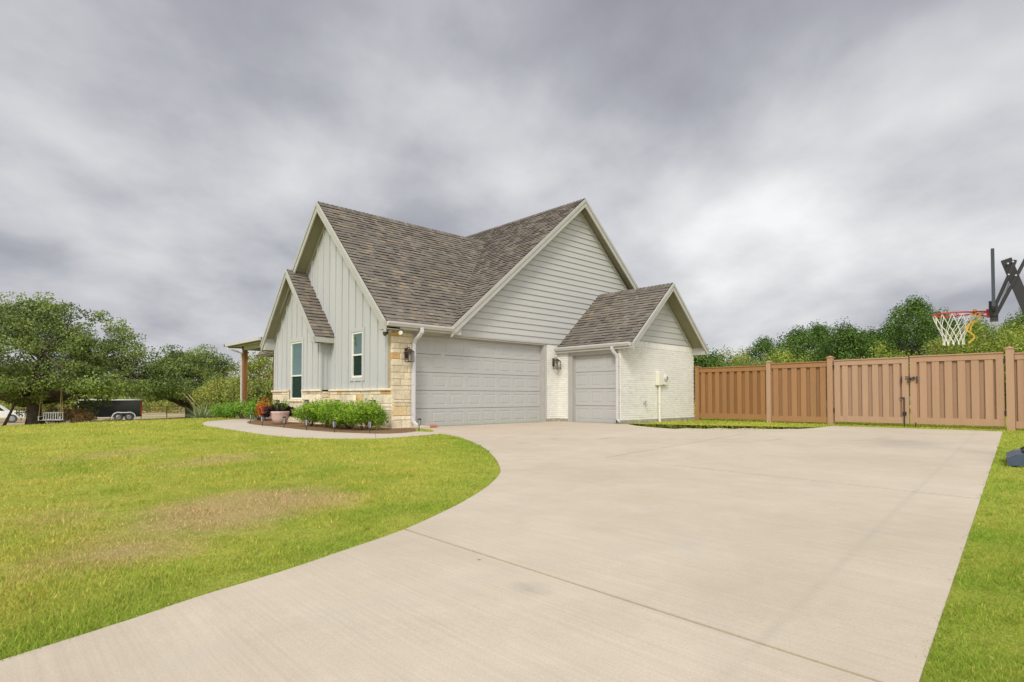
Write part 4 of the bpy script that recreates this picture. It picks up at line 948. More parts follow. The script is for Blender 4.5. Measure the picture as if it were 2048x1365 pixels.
def shrub(name, label, cat, base, r, h, m, n, leaf, seed, group=None, stems=True, tw=.25, rz=0., shell=.25, nl=9):
    rg = np.random.default_rng(seed); o = empty(name, tuple(base), rz, label, cat, group); o['local'] = 1
    P = []; D = []; T = []; b = MB()
    for i in range(nl):
        a = rg.random()*2*PI; q = math.sqrt(rg.random())*.62; c = np.array([math.cos(a)*q*r[0], math.sin(a)*q*r[1], h*rg.uniform(.42, .68)])
        p, d = blob_points(rg, c, (r[0]*rg.uniform(.4, .6), r[1]*rg.uniform(.4, .6), h*rg.uniform(.30, .42)), n//nl, shell)
        P.append(p); D.append(d+np.array([0, 0, .5])); T.append(np.full(len(p), rg.uniform(.3, .7))); b.tube([(0, 0, -.05), c*np.array([.5, .5, .5]), c], [.012, .008, .004], 5, cap=False)
    # sprigs sticking out of the outline
    for i in range(int(n*tw/12)):
        d = rg.normal(size=3); d[2] = abs(d[2])+.2; d /= np.linalg.norm(d); s = np.array([d[0]*r[0]*.8, d[1]*r[1]*.8, h*(.5+.42*d[2])]); e = s+(d+np.array([0, 0, .8]))*rg.uniform(.05, .16)*h
        k = 12; t = rg.random((k, 1)); P.append(s+(e-s)*t+rg.normal(size=(k, 3))*leaf*.35); D.append(np.tile(d, (k, 1))); T.append(np.full(k, .75))
    P = np.concatenate(P); P[:, 2] = np.abs(P[:, 2]-.02)+.02
    if stems: b.build('stem', M['bark'], o, attr=False)
    leaf_object('foliage', P, np.concatenate(D), leaf, m, o, .6, .6, np.concatenate(T), seed+1); return o
def g3(u, D, dz=0.):
    p = ground_at(u, D); p[2] += dz; return p

# flower bed shrubs in front of the board wall
bs = [(-.98, 2.55, .56, .58, 'leftmost bright green shrub in the bed, beside the flower pot'), (-.93, 1.82, .62, .68, 'second bright green shrub from the left in the bed, the tallest'), (-.98, 1.12, .60, .63, 'middle bright green shrub in the bed below the small window'),
      (-.92, .45, .58, .62, 'fourth bright green shrub in the bed, right of the small window'), (-.90, -.20, .56, .66, 'rightmost bright green shrub in the bed, nearest the garage corner')]
for i, (x, y, r, h, lab) in enumerate(bs): shrub('green_shrub', lab, 'shrub', (x, y, float(terrain(x, y))), (r, r, 0), h, M['shrub'], 6500, .038, 30+i, 'bright green shrubs in the stone wall bed')
# low hedge left of the porch post
for i, (u, D, r, h) in enumerate(((452, 21.5, .55, .55), (486, 20.6, .62, .62), (519, 19.6, .55, .66))):
    shrub('low_hedge_plant', ('left green hedge plant before the porch', 'middle green hedge plant at the foot of the porch post', 'right green hedge plant beside the stone corner')[i], 'hedge plant', g3(u, D), (r, r, 0), h, M['hedge'], 3000, .05, 50+i, 'low hedge plants below the porch')
for i, (u, D, r, h) in enumerate(((467, 22.8, .5, .5), (502, 22.0, .5, .55))): shrub('low_hedge_plant', ('rear hedge plant behind the gap left of the porch post', 'rear hedge plant behind the porch post foot')[i], 'hedge plant', g3(u, D), (r, r, 0), h, M['hedge'], 2000, .055, 60+i, 'low hedge plants below the porch')
# orange plant by the stone corner
shrub('orange_flower_bush', 'orange red bush glowing beside the left stone corner', 'bush', g3(533, 18.9), (.34, .34, 0), .72, M['orange'], 900, .05, 70, nl=6)
# potted plant
px_, py_ = gp(552, 850); pot = empty('flower_pot', (px_+.15, py_+.1, .02), 0, 'pinkish clay pot with dark purple leaves and green spikes by the path', 'potted plant'); pot['local'] = 1
b = MB(); b.lathe((0, 0, 0), [(0, 0), (.17, 0), (.235, .16), (.27, .31), (.285, .33), (.285, .36), (.25, .36), (.23, .31), (0, .30)], 26); b.build('pot', M['pot'], pot, smooth=True)
def blades(name, m, parent, n, L_, w, spread, droop, seed, z0=.3):
    rg = np.random.default_rng(seed); b = MB()
    for i in range(n):
        a = rg.random()*2*PI; el = rg.uniform(.35, 1)*spread; l = L_*rg.uniform(.6, 1.1); p = np.array([math.cos(a)*.05, math.sin(a)*.05, z0]); d = np.array([math.cos(a)*math.sin(el), math.sin(a)*math.sin(el), math.cos(el)]); sd = np.array([-math.sin(a), math.cos(a), 0]); prev = None
        for t in np.linspace(0, 1, 5):
            q = p+d*l*t+np.array([0, 0, -droop*l*t*t]); ww = w*(1-t**1.5)*.5+.0008; cur = (q-sd*ww, q+sd*ww)
            if prev: b.face([prev[0], prev[1], cur[1], cur[0]], (rg.random(), rg.random(), 1))
            prev = cur
    return b.build(name, m, parent, recalc=False)
blades('spiky_leaves', M['hedge'], pot, 80, .62, .022, .8, .15, 1); _r = np.random.default_rng(3); _P = []
for (x, y, z, rr, k) in ((0, 0, .46, .25, 500), (.26, -.1, .40, .15, 260), (-.28, .05, .40, .17, 300), (.3, -.14, .26, .10, 120), (-.38, .1, .24, .12, 120)): _P.append(blob_points(_r, (x, y, z), (rr, rr, rr*.6), k, .3)[0])
_P = np.concatenate(_P); leaf_object('purple_leaves', _P, _r.normal(size=_P.shape)+np.array([0, 0, .6]), .075, M['purple'], pot, .5, .6, None, 4)
# yucca-like clump at the lawn's far edge
yu = empty('spiky_plant', tuple(g3(406, 33)), 0, 'grey green spiky clump at the far lawn edge beside the poles', 'plant'); yu['local'] = 1
blades('leaf_blades', M['spike'], yu, 170, 1.75, .055, 1.35, .12, 3, .05)
# big oaks
tree('live_oak', 'huge spreading live oak at left with the white swing under its limbs', 'tree', g3(72, 42), 9.2, 8.1, .50, 1.9, M['oak'], 400, 105000, .165, 21, clump=1.08, squash=.5, low=.30, limbs=8)
tree('live_oak', 'second dark live oak in the middle distance right of the black trailer', 'tree', g3(380, 58), 7.0, 4.8, .40, 1.2, M['oak'], 210, 52000, .18, 9, clump=.95, squash=.55, low=.30, limbs=7)
tree('small_tree', 'loose pale green tree just left of the porch post', 'tree', g3(512, 36), 4.0, 2.6, .13, 1.1, M['mixbush'], 60, 9000, .14, 12, clump=.6, squash=.7, low=.3)
tree('small_tree', 'thin tree behind the porch post, between oak and house', 'tree', g3(540, 44), 5.1, 2.6, .13, 1.1, M['olive'], 50, 7000, .15, 13, clump=.6, squash=.7, low=.3)
for i, (u, D, r, h, mm) in enumerate(((432, 40, 1.5, 2.5, 'mixbush'), (462, 36, 1.5, 2.4, 'mixbush'), (494, 34, 1.4, 2.2, 'oak2'), (525, 31, 1.4, 2.0, 'oak2'), (450, 45, 1.8, 3.3, 'oak2'), (480, 44, 1.8, 3.2, 'mixbush'))):
    shrub('wild_bush', ('leftmost tall bush before the second oak', 'tall yellowish bush left of the porch', 'dark bush framed between the porch posts', 'dark bush beside the house corner', 'tallest dark bush behind the left bushes', 'tall mixed bush rising behind the porch post')[i], 'bush', g3(u, D), (r, r, 0), h, M[mm], 6000, .12, 80+i, 'bushes left of the porch', nl=16, shell=.1)
# brush near the swing
for i, (u, D, r, h) in enumerate(((118, 43, 1.0, 1.35), (150, 42, 1.1, 1.25), (172, 41, .8, .9))):
    shrub('dry_brush', ('reddish dry bush right of the white swing', 'middle reddish dry bush under the oak', 'right reddish dry bush before the trailer nose')[i], 'bush', g3(u, D), (r, r, 0), h, M['brownbrush'], 2600, .10, 90+i, 'reddish brush under the big oak')
for i, u in enumerate((188, 206, 222)): shrub('weed_clump', ('left', 'middle', 'right')[i]+' pale weed clump at the foot of the trailer', 'weeds', g3(u, 40), (.8, .5, 0), .42, M['weed'], 900, .09, 95+i, 'pale weeds before the trailer')
# thin leaning trunks by the truck
def sapling(u, D, du, h, label, seed):
    b0 = g3(u, D); tip = at(u+du, HZ, D); o = empty('leaning_sapling', tuple(b0), 0, label, 'tree'); o['local'] = 1; dv = np.array([tip[0]-b0[0], tip[1]-b0[1], h])
    b = MB(); b.tube([(0, 0, -.2), dv*.35+np.array([0, 0, -.12]), dv*.7+np.array([0, 0, .02]), dv], [.11, .09, .07, .03], 7); b.build('trunk', M['bark'], o, smooth=True, attr=False)
    rg = np.random.default_rng(seed); P = []; 
    for k in range(14): p, d = blob_points(rg, dv*rg.uniform(.8, 1.15)+rg.normal(size=3)*np.array([.9, .9, .45]), (.6, .6, .35), 150, .3); P.append(p)
    P = np.concatenate(P); leaf_object('crown', P, rg.normal(size=P.shape), .15, M['oak2'], o, .6, .6, None, seed)
sapling(4, 40, 40, 2.6, 'thin leaning tree in front of the white truck at the left edge', 1); sapling(52, 47, 12, 2.4, 'thin curved tree between fence post and big oak', 2)
sapling(152, 46, 22, 2.3, 'thin leaning tree beside the front of the black trailer', 3)

# ------------------------------------------------------------------ swing
sw = empty('porch_swing', tuple(g3(103, 40.5, 0)), 0, 'white wooden bench swing hanging from the big oak by ropes', 'swing'); sw['local'] = 1
sw.rotation_euler = (0, 0, YAW-PI/2+.25)
b = MB()
for k in range(5): b.bbox((-.62, -.25+k*.1, .48), (.62, -.17+k*.1, .50), .004)
b.build('seat', M['white'], sw)
b = MB()
for k in range(9): b.bbox((-.6+k*.145, .24+.001, .5), (-.54+k*.145, .27, .98), .003)
b.bbox((-.64, .235, .98), (.64, .275, 1.05), .004); b.bbox((-.64, .228, .50), (.64, .24, .56), .002); b.build('backrest', M['white'], sw)
for s in (-1, 1):
    b = MB(); b.bbox((s*.64-.03, -.28, .74), (s*.64+.03, .27, .78), .004); b.bbox((s*.64-.025, -.27, .46), (s*.64+.025, -.22, .74), .003); b.build('armrest', M['white'], sw)
    for y in (-.22, .22):
        b = MB(); b.tube([(s*.64, y, .76), (s*.60, y*.3, 2.2), (s*.55, 0, 3.9)], .022, 6); b.build('rope', M['pole'], sw)
# leaning poles and pale canopy beyond the lawn
def pole(u0, v0, u1, v1, D, label):
    a = g3(u0, D); bq = at(u1, v1, D+.4); o = empty('leaning_pole', tuple(a), 0, label, 'pole', 'peeled poles leaning at the second oak'); b = MB(); b.tube([a, (a+bq)/2, bq], [.055, .05, .04], 8); b.build('pole_shaft', M['pole'], o)
pole(414, 826, 362, 782, 50, 'lower of the two peeled poles leaning beside the second oak'); pole(420, 824, 372, 784, 51, 'upper of the two peeled poles leaning beside the second oak')
cn = empty('garden_parasol', tuple(g3(402, 62)), 0, 'small white garden parasol beyond the spiky plant', 'parasol'); cn['local'] = 1
b = MB(); b.lathe((0, 0, 1.65), [(0, .32), (.5, .24), (1.1, .05), (1.12, 0), (.5, .18), (0, .26)], 10); b.build('canopy', M['white'], cn); b = MB(); b.tube([(0, 0, -.1), (0, 0, 1.95)], .03, 6); b.build('pole_shaft', M['steel'], cn)

# ------------------------------------------------------------------ trailer
def oriented(name, u, D, rz, label, cat, dz=0.):
    o = empty(name, tuple(g3(u, D, dz)), rz, label, cat); o['local'] = 1; return o
FACE = YAW-PI/2      # local -y towards the camera, +x to the right
Tl, Th = 5.0, 1.62
tr = oriented('cargo_trailer', 222, 55, FACE+.56, 'black enclosed cargo trailer with twin wheels parked beyond the lawn', 'trailer')
b = MB(); b.bbox((-Tl/2, 0, .38), (Tl/2, 2.1, .38+Th), .02); b.build('body', M['trailer'], tr)
b = MB(); b.box((-Tl/2-.02, -.015, .38+Th), (Tl/2+.02, 2.115, .38+Th+.10)); b.box((-Tl/2-.025, -.02, .33), (-Tl/2+.06, .02, .38+Th)); b.box((-Tl/2+.061, -.012, .36), (Tl/2, .0, .40)); b.build('trim', M['white'], tr)
b = MB(); b.box((-Tl/2+.07, -.014, .42), (-Tl/2+.85, -.001, .86)); b.build('stone_guard', mat('dull_diamond_plate', (.42, .44, .46), .5, .4, metal=.3, var=.25, vscale=30), tr)
b = MB(); b.box((Tl/2-.09, -.016, .55), (Tl/2-.02, -.001, 1.9)); b.build('tail_light', M['red'], tr)
b = MB(); b.tube([(-Tl/2, 1.05, .45), (-Tl/2-1.2, 1.05, .48)], .05, 6); b.tube([(-Tl/2-1.0, 1.05, .45), (-Tl/2-1.0, 1.05, 0)], .03, 6); b.build('tow_bar', M['black'], tr)
for k, x in enumerate((.62, 1.48)):
    b = MB(); b.lathe((x, .14, .36), [(.0, 0), (.22, 0), (.36, .01), (.38, .05), (.38, .18), (.36, .2), (0, .2)], 24, axis=(0, -1, 0)); w_ = b.build('wheel', M['rubber'], tr)
    b = MB(); b.lathe((x, -.061, .36), [(.2, 0), (.18, .012), (.06, .004), (0, .01)], 16, axis=(0, -1, 0)); b.build('rim', M['steel'], w_)
b = MB()
arc = [(.62+.50*math.cos(a), -.03, .36+.48*math.sin(a)) for a in np.linspace(PI, PI/2.6, 9)]+[(1.48+.50*math.cos(a), -.03, .36+.48*math.sin(a)) for a in np.linspace(PI-PI/2.6, 0, 9)]
for i in range(len(arc)-1): b.beam(arc[i], arc[i+1], .16, .05, (0, 1, 0)) if False else b.tube([arc[i], arc[i+1]], .055, 6)
b.build('wheel_arch', M['white'], tr)
# ------------------------------------------------------------------ pickup
tk = oriented('pickup_truck', 18, 55, FACE+.62, 'white pickup truck parked behind the leaning tree at the left edge', 'pickup truck')
fr_ = Fr((0, 0, 0), (1, 0, 0), (0, 0, 1), (0, 1, 0)); b = MB()
prof = [(-4.3, .55), (1.15, .5), (1.2, .95), (1.0, 1.08), (-.1, 1.15), (-.75, 1.72), (-2.3, 1.75), (-2.55, 1.2), (-4.3, 1.18)]
b.prism(fr_, [(x, z) for x, z in prof], .0, 1.85); b.build('body', M['white'], tk)
b = MB(); b.prism(fr_, [(-.28, 1.17), (-.78, 1.64), (-1.45, 1.66), (-1.45, 1.17)], -.01, 1.86); b.prism(fr_, [(-1.52, 1.17), (-1.52, 1.66), (-2.25, 1.66), (-2.42, 1.19)], -.01, 1.86); b.build('window', M['trailer'], tk)
for x in (.25, -3.3):
    b = MB(); b.lathe((x, .2, .40), [(0, 0), (.25, 0), (.40, .02), (.41, .07), (.41, .2), (.39, .24), (0, .235)], 20, axis=(0, -1, 0)); w_ = b.build('wheel', M['rubber'], tk); b = MB(); b.lathe((x, -.046, .40), [(.24, 0), (.2, .01), (0, .015)], 14, axis=(0, -1, 0)); b.build('rim', M['steel'], w_)
b = MB(); b.box((1.05, .1, .82), (1.19, .35, .98)); b.build('headlight', M['glasslens'], tk)
# ------------------------------------------------------------------ pipe fence of the pasture
pfc = empty('pasture_fence', tuple(g3(200, 62)), 0, 'rusty pipe and wire fence running behind the oaks and the trailer', 'fence')
us = [-260, -160, -60, 43, 103, 160, 221, 283, 334, 385, 440, 500, 560]; pts = [g3(u, 62+(abs(u-200))*.004) for u in us]
b = MB(); b.tube([p+np.array([0, 0, 1.22]) for p in pts], .04, 6); b.build('top_rail', M['rust'], pfc)
b = MB()
for h in (.15, .4, .65, .9): b.tube([p+np.array([0, 0, h]) for p in pts], .012, 4)
b.build('wire', M['rust'], pfc)
for p in pts: b = MB(); b.tube([p+np.array([0, 0, -.2]), p+np.array([0, 0, 1.24])], .05, 6); b.build('post', M['rust'], pfc)
# low far farm building
fb = oriented('farm_building', 318, 240, FACE+.5, 'long low pale farm building far behind the second oak', 'building')
b = MB(); b.box((-9, 0, 0), (9, 8, 2.6)); b.build('wall', M['farwall'], fb); b = MB(); b.prism(Fr((-9.5, 0, 0), (0, 1, 0), (0, 0, 1), (1, 0, 0)), [(-.6, 2.55), (8.6, 2.55), (4, 4.1)], 0, 19); b.build('roof', M['farroof'], fb)
for x in (-6, -2, 2, 6): b = MB(); b.box((x-.9, -.03, .6), (x+.9, -.001, 2.0)); b.build('window', M['trailer'], fb)
fb = oriented('farm_building', 40, 190, FACE+.6, 'pale farmhouse glimpsed behind the trunk of the big oak', 'building')
b = MB(); b.box((-7, 0, 0), (12, 8, 2.9)); b.build('wall', M['farwall'], fb); b = MB(); b.prism(Fr((-7.5, 0, 0), (0, 1, 0), (0, 0, 1), (1, 0, 0)), [(-.6, 2.85), (8.6, 2.85), (4, 5)], 0, 20); b.build('roof', M['farroof'], fb)
for x in (-4, 0, 4, 8): b = MB(); b.box((x-.7, -.03, .8), (x+.7, -.001, 2.1)); b.build('window', M['trailer'], fb)
# far-off woodland belt
def woodland(name, u0, u1, D, h, n, m, leaf, seed):
    rg = np.random.default_rng(seed); P = []
    for i in range(n):
        u = rg.uniform(u0, u1); d = D*rg.uniform(.9, 1.25); c = g3(u, d); hh = h*rg.uniform(.5, 1.05); p, dd = blob_points(rg, c+np.array([0, 0, hh*.45]), (h*.7, h*.7, hh*.55), 420, .3); P.append(p)
    P = np.concatenate(P); o = leaf_object(name, P, rg.normal(size=P.shape)+np.array([0, 0, .5]), leaf, m, None, .7, .6, None, seed); tag(o, 'far-off band of scrubby trees beyond the pasture fence', 'woodland', kind='stuff'); return o
woodland('woodland', -500, 640, 170, 7.5, 110, M['oak2'], .8, 3)
w2 = woodland('brushland', -500, 470, 96, 3.4, 60, M['mixbush'], .35, 4); w2['label'] = 'rough brush and low trees just beyond the pasture fence'

# ------------------------------------------------------------------ timber-look fence with double gate
FX = 10.45
def fence_panel(nm, parent, y0, y1, z0, z1, stile=0., tone=1.):
    """boards between rails; y0>y1 (from the house outwards), camera side is -X"""
    fr = Fr((FX, 0, 0), (0, -1, 0), (0, 0, 1), (-1, 0, 0)); s0, s1 = -y0, -y1; kb = 1+(tone-.9)*2.6; kg = 1+(tone-.9)*.9; c = (tone, tone*kg, tone*kb)
    b = MB()
    a0, a1 = s0+stile, s1-stile; s = a0; pitch = (a1-a0)/round((a1-a0)/.252); wf = pitch*.58; k = 0
    while s < a1-.01:
        g = tone*random.uniform(.93, 1.05); b.prism(fr, rect(s+(pitch-wf)*.5, min(s+(pitch-wf)*.5+wf, a1), z0+.12, z1-.14), .0, .030, (g, g*kg, g*kb))
        g *= .86; b.prism(fr, rect(s+pitch-(pitch-wf)*.5-.04, s+pitch+(pitch-wf)*.5+.04, z0+.12, z1-.14), -.05, -.022, (g, g*kg, g*kb)) if s+pitch < a1-.01 else None
        s += pitch
    for q in (a0, a1-.06): b.prism(fr, rect(q-.0, q+.06, z0+.12, z1-.14), -.05, -.022, c)
    bd = b.build('fence_boards', M['fence'], parent)
    r = MB(); r.prism(fr, rect(s0, s1, z0, z0+.165), -.03, .045, c)
    if not stile: r.build('rail', M['fence'], parent); r = MB()
    r.prism(fr, rect(s0, s1, z1-.165, z1-.03), -.03, .045, c); r.prism(fr, rect(s0-.0, s1, z1-.029, z1), -.055, .07, c)
    if stile:
        for q in (s0, s1-stile): r.prism(fr, rect(q+.001, q+stile-.001, z0+.166, z1-.166), -.03, .047, c)
    r.build('rail' if not stile else 'frame', M['fence'], parent)
def fence_post(parent, y, w, h, tone):
    tone = (tone, tone*(1+(tone-.9)*.9), tone*(1+(tone-.9)*2.6)); p = MB(); p.box((FX-w/2-.03, y-w/2, -.1), (FX+w/2, y+w/2, h), tone); o = p.build('post', M['fence'], parent)
    c = MB(); c.box((FX-w/2-.048, y-w/2-.018, h), (FX+w/2+.018, y+w/2+.018, h+.022), tone); x = FX-.015
    c.add([(x-w/2-.03, y-w/2-.01, h+.023), (x+w/2+.02, y-w/2-.01, h+.023), (x+w/2+.02, y+w/2+.01, h+.023), (x-w/2-.03, y+w/2+.01, h+.023), (x, y, h+.06)], [(0, 1, 2, 3), (0, 1, 4), (1, 2, 4), (2, 3, 4), (3, 0, 4)], tone); c.build('post_cap', M['fence'], o)
FN = empty('privacy_fence', (FX, -4.6, 0), 0, 'tan composite privacy fence between the brick wall and the gate', 'fence')
fence_post(FN, -2.58, .13, 1.80, .80); fence_post(FN, -5.0, .13, 1.87, 1.03); fence_post(FN, -6.76, .14, 1.93, .96)
fence_panel('a', FN, -2.65, -4.93, .08, 1.79, 0, .78); fence_panel('b', FN, -5.07, -6.69, .05, 1.84, 0, .83)
F2 = empty('privacy_fence', (FX, -12, 0), 0, 'tan composite privacy fence continuing right of the gate to the photo edge', 'fence')
fence_post(F2, -10.72, .15, 1.95, 1.02); fence_post(F2, -11.10, .15, 1.95, 1.0); fence_panel('c', F2, -10.80, -11.02, .05, 1.85, 0, 1.0); fence_panel('d', F2, -11.18, -13.4, .05, 1.85, 0, 1.0); fence_post(F2, -13.5, .15, 1.95, 1.0); fence_panel('e', F2, -13.6, -15.9, .05, 1.85, 0, 1.0); fence_post(F2, -16, .15, 1.95, 1.0)
g1 = empty('gate_leaf', (FX, -6.86, 0), 0, 'left leaf of the double gate, pinkish tan with the long drop bolt', 'gate', 'double gate leaves'); fence_panel('g', g1, -6.865, -8.665, .09, 1.86, .15, 1.03)
g2 = empty('gate_leaf', (FX, -10.6, 0), 0, 'right leaf of the double gate, tan with the latch crossbar', 'gate', 'double gate leaves'); fence_panel('g', g2, -8.70, -10.605, .09, 1.88, .15, 1.0)
b = MB(); x = FX-.065
b.box((x-.02, -8.555, -.02), (x, -8.58, .76)); b.box((x-.02, -8.47, .755), (x, -8.58, .785)); b.box((x-.005, -8.53, .30), (x+.02, -8.61, .40)); b.build('drop_bolt', M['black'], g1)
b = MB(); b.box((x-.012, -8.50, 1.16), (x+.012, -8.525, 1.34)); b.tube([(x-.01, -8.60, 1.28), (x-.01, -8.67, 1.28)], .011, 6); b.tube([(x-.01, -8.60, 1.335), (x-.01, -8.67, 1.335)], .008, 6); b.build('handle', M['black'], g1)
b = MB(); b.box((x-.012, -8.845, 1.16), (x+.012, -8.87, 1.34)); b.build('handle', M['black'], g2)
b = MB(); b.tube([(x-.02, -8.70, 1.33), (x-.02, -8.80, 1.24)], .012, 6); b.tube([(x-.02, -8.70, 1.24), (x-.02, -8.80, 1.33)], .012, 6); b.box((x-.02, -8.67, 1.26), (x, -8.82, 1.31))
b.tube([(x-.03, -8.685+.035*math.cos(a), 1.20+.035*math.sin(a)) for a in np.linspace(0, 2*PI, 14)[:-1]], .009, 6, closed=True); b.build('latch', M['black'], g2)
b = MB(); b.box((x-.0, -8.80, -.02), (x+.02, -8.825, .12)); b.build('drop_bolt', M['black'], g2)
b = MB()
for z in (.35, 1.6): b.box((FX-.06, -6.83, z), (FX-.035, -6.87, z+.12))
b.build('hinge', M['black'], g1)
b = MB()
for z in (.35, 1.6): b.box((FX-.06, -10.60, z), (FX-.035, -10.645, z+.12))
b.build('hinge', M['black'], g2)

# ------------------------------------------------------------------ trees beyond the fence
TR = [  # u, distance, height, radius, kind, label
 (1408, 27, 2.75, 1.6, 'cedar', 'short dark cedar just right of the brick bay'), (1428, 34, 3.1, 1.9, 'olive', 'low olive bush-like tree behind the first fence post'), (1462, 36, 4.0, 2.0, 'mixbush', 'brownish thin tree above the left fence panel'),
 (1492, 31, 3.3, 1.7, 'olive', 'light green tree above the left fence panel'), (1530, 38, 4.5, 2.3, 'cedar', 'dark cedar behind the second fence post'), (1566, 30, 3.4, 1.7, 'olive', 'light green tree right of the second fence post'),
 (1600, 34, 4.7, 2.3, 'cedar', 'rounded dark cedar left of the gate post'), (1640, 36, 5.2, 2.5, 'cedar', 'dark cedar rising above the gate post'), (1692, 32, 4.7, 2.2, 'cedar', 'dark cedar above the left gate leaf'), (1738, 37, 5.1, 2.4, 'cedar', 'dark cedar above the middle of the left gate leaf'),
 (1768, 27, 3.4, 1.5, 'olive', 'small lighter cedar above the gate centre'), (1790, 35, 5.2, 2.2, 'cedar', 'dark cedar left of the tallest cedar'), (1832, 31, 6.1, 2.6, 'cedar', 'tallest dark cedar left of the basketball net'), (1885, 33, 5.6, 2.3, 'cedar', 'dark cedar directly behind the basketball net'),
 (1915, 26, 3.7, 1.8, 'mixbush', 'reddish brown bush below the basketball net'), (1945, 36, 5.4, 2.6, 'cedar', 'dark cedar right of the basketball net'), (1972, 24, 4.0, 2.0, 'olive', 'yellow green tree behind the basketball bracket'), (2022, 23, 4.3, 2.3, 'olive', 'yellow green tree at the right edge of the photo'),
 (2010, 37, 6.4, 2.4, 'mixbush', 'tall reddish tree behind the hoop pole'), (2080, 30, 5.6, 2.8, 'cedar', 'dark cedar cut by the right photo edge'), (2150, 26, 5.0, 2.6, 'olive', 'yellow green tree beyond the right photo edge')]
for i, (u, D, h, r, kk, lab) in enumerate(TR):
    tree('background_tree', lab, 'tree', g3(u, D), h*.96, r, .12, h*.2, M[kk], 105, int(15000*(h/5)), .105 if kk == 'cedar' else .09, 200+i, 'trees beyond the tan fence', clump=.55 if kk == 'cedar' else .5, squash=1.0, low=.18, limbs=5, profile='cone' if kk == 'cedar' else 'round')

# ------------------------------------------------------------------ basketball hoop (faces across the driveway)
HPX = at(1987, 600, 7.6); ddir = np.array([HPX[0]-CAM[0], HPX[1]-CAM[1]]); ddir /= np.linalg.norm(ddir)       # board seen edge-on
hp = empty('basketball_hoop', (HPX[0], HPX[1], float(terrain(HPX[0], HPX[1]))), 0, 'portable basketball hoop with white net and red rim at the right driveway edge', 'basketball hoop')
nb = np.array([ddir[1], -ddir[0], 0]); nb = nb if np.dot(nb, RT) > 0 else -nb          # away from the rim (to the right)
HF = Fr((HPX[0], HPX[1], 0), nb, (0, 0, 1), (ddir[0], ddir[1], 0))
RZm = 1.93
def hpnt(a, z, w=0.): return HF(a, z, w)
b = MB(); b.fbox(HF, -.018, .018, 1.92, 2.64, -.66, .66); bo_ = b.build('backboard', mat('clear_board_dark_edge', (.05, .055, .06), .15, .5), hp)
b = MB(); b.fbox(HF, -.05, .045, 1.86, 2.06, -.09, .09); b.fbox(HF, -.04, .045, 1.80, 1.858, -.07, .07); b.lathe(hpnt(0, 1.98, -.09), [(0, .012), (.016, .01), (.018, 0)], 10, axis=-np.array([ddir[0], ddir[1], 0])); b.build('bracket', M['black'], hp)
rc_ = hpnt(-.05-.15-.2285, RZm); b = MB(); rim = [rc_+.2285*(nb*math.cos(a)+np.array([ddir[0], ddir[1], 0])*math.sin(a)) for a in np.linspace(0, 2*PI, 41)[:-1]]
b.tube(rim, .010, 8, closed=True); b.tube([hpnt(-.03, RZm+.0, -.07), hpnt(-.22, RZm+.0, -.13)], .010, 6); b.tube([hpnt(-.03, RZm, .07), hpnt(-.22, RZm, .13)], .010, 6); b.tube([hpnt(-.03, RZm-.07, 0), hpnt(-.2, RZm-.02, 0)], .010, 6)
b.fbox(HF, -.075, -.051, 1.86, 1.96, -.08, .08); b.build('rim', M['red'], hp)
b = MB(); n_ = 12; rows = [(0, .2285), (.14, .19), (.23, .145), (.31, .122), (.39, .115)]
def netpt(k, i): a = 2*PI*(k+.5*(i % 2))/n_; z, r = rows[i]; return rc_+r*(nb*math.cos(a)+np.array([ddir[0], ddir[1], 0])*math.sin(a))-np.array([0, 0, z])
for k in range(n_):
    for i in range(4):
        p = netpt(k, i)
        for q in (netpt(k, i+1), netpt(k-1 if i % 2 == 0 else k+1, i+1)): b.tube([p, (p+q)/2+np.array([0, 0, -.006]), q], .0042, 5, cap=False)
    b.tube([netpt(k, 4), netpt(k, 4)-np.array([0, 0, .03])], .007, 5)
b.build('net', M['net'], hp)
b = MB()
for w in (-.06, .06):
    b.beam(hpnt(.03, 2.04, w), hpnt(.225, 2.57, w), .035, .028, (ddir[0], ddir[1], 0)); b.beam(hpnt(.03, 1.90, w), hpnt(.345, 2.62, w), .035, .028, (ddir[0], ddir[1], 0))
b.build('lift_arm', M['black'], hp)
b = MB(); coil = []
for t in np.linspace(0, 1, 180): c = hpnt(.07+.10*t, 2.0+.36*t); a = t*2*PI*26; coil.append(c+np.array([ddir[0], ddir[1], 0])*.018*math.cos(a)+nb*.018*math.sin(a))
b.tube(coil, .003, 4, cap=False); b.build('spring', M['steel'], hp)
b = MB(); b.beam(hpnt(.135, 2.60), hpnt(.86, .12), .11, .085, (ddir[0], ddir[1], 0)); b.build('pole_shaft', M['black'], hp)
b = MB()
for a_, z_ in ((.15, 2.53), (.20, 2.545), (.155, 2.385), (.225, 2.365)): b.lathe(hpnt(a_, z_, -.07), [(0, .02), (.012, .018), (.014, 0)], 8, axis=-np.array([ddir[0], ddir[1], 0]))
b.build('bolt', M['steel'], hp)
gz = float(terrain(HPX[0], HPX[1]))+.01
b = MB()
for w0, w1 in ((-.46, -.17), (-.16, .16), (.17, .46)):
    P = [(.10, gz), (.98, gz), (.98, gz+.13), (.90, gz+.17), (.18, gz+.14), (.10, gz+.09)]
    b.prism(HF, P, w0, w1)
b.fbox(HF, .16, .95, gz+.01, gz+.10, -.44, .44); b.build('base', M['navy'], hp)
b = MB(); b.fbox(HF, .55, .95, gz+.17, gz+.27, -.14, .14); b.beam(hpnt(.25, gz+.16, -.2), hpnt(.62, gz+.42, -.06), .04, .04); b.beam(hpnt(.25, gz+.16, .2), hpnt(.62, gz+.42, .06), .04, .04); b.build('base_bracket', M['black'], hp)
ys = empty('yellow_rope', tuple(rim[0]), 0, 'yellow rope looped over the basketball rim and dangling beside the net', 'rope')
a0 = rc_+nb*.235-np.array([ddir[0], ddir[1], 0])*.10
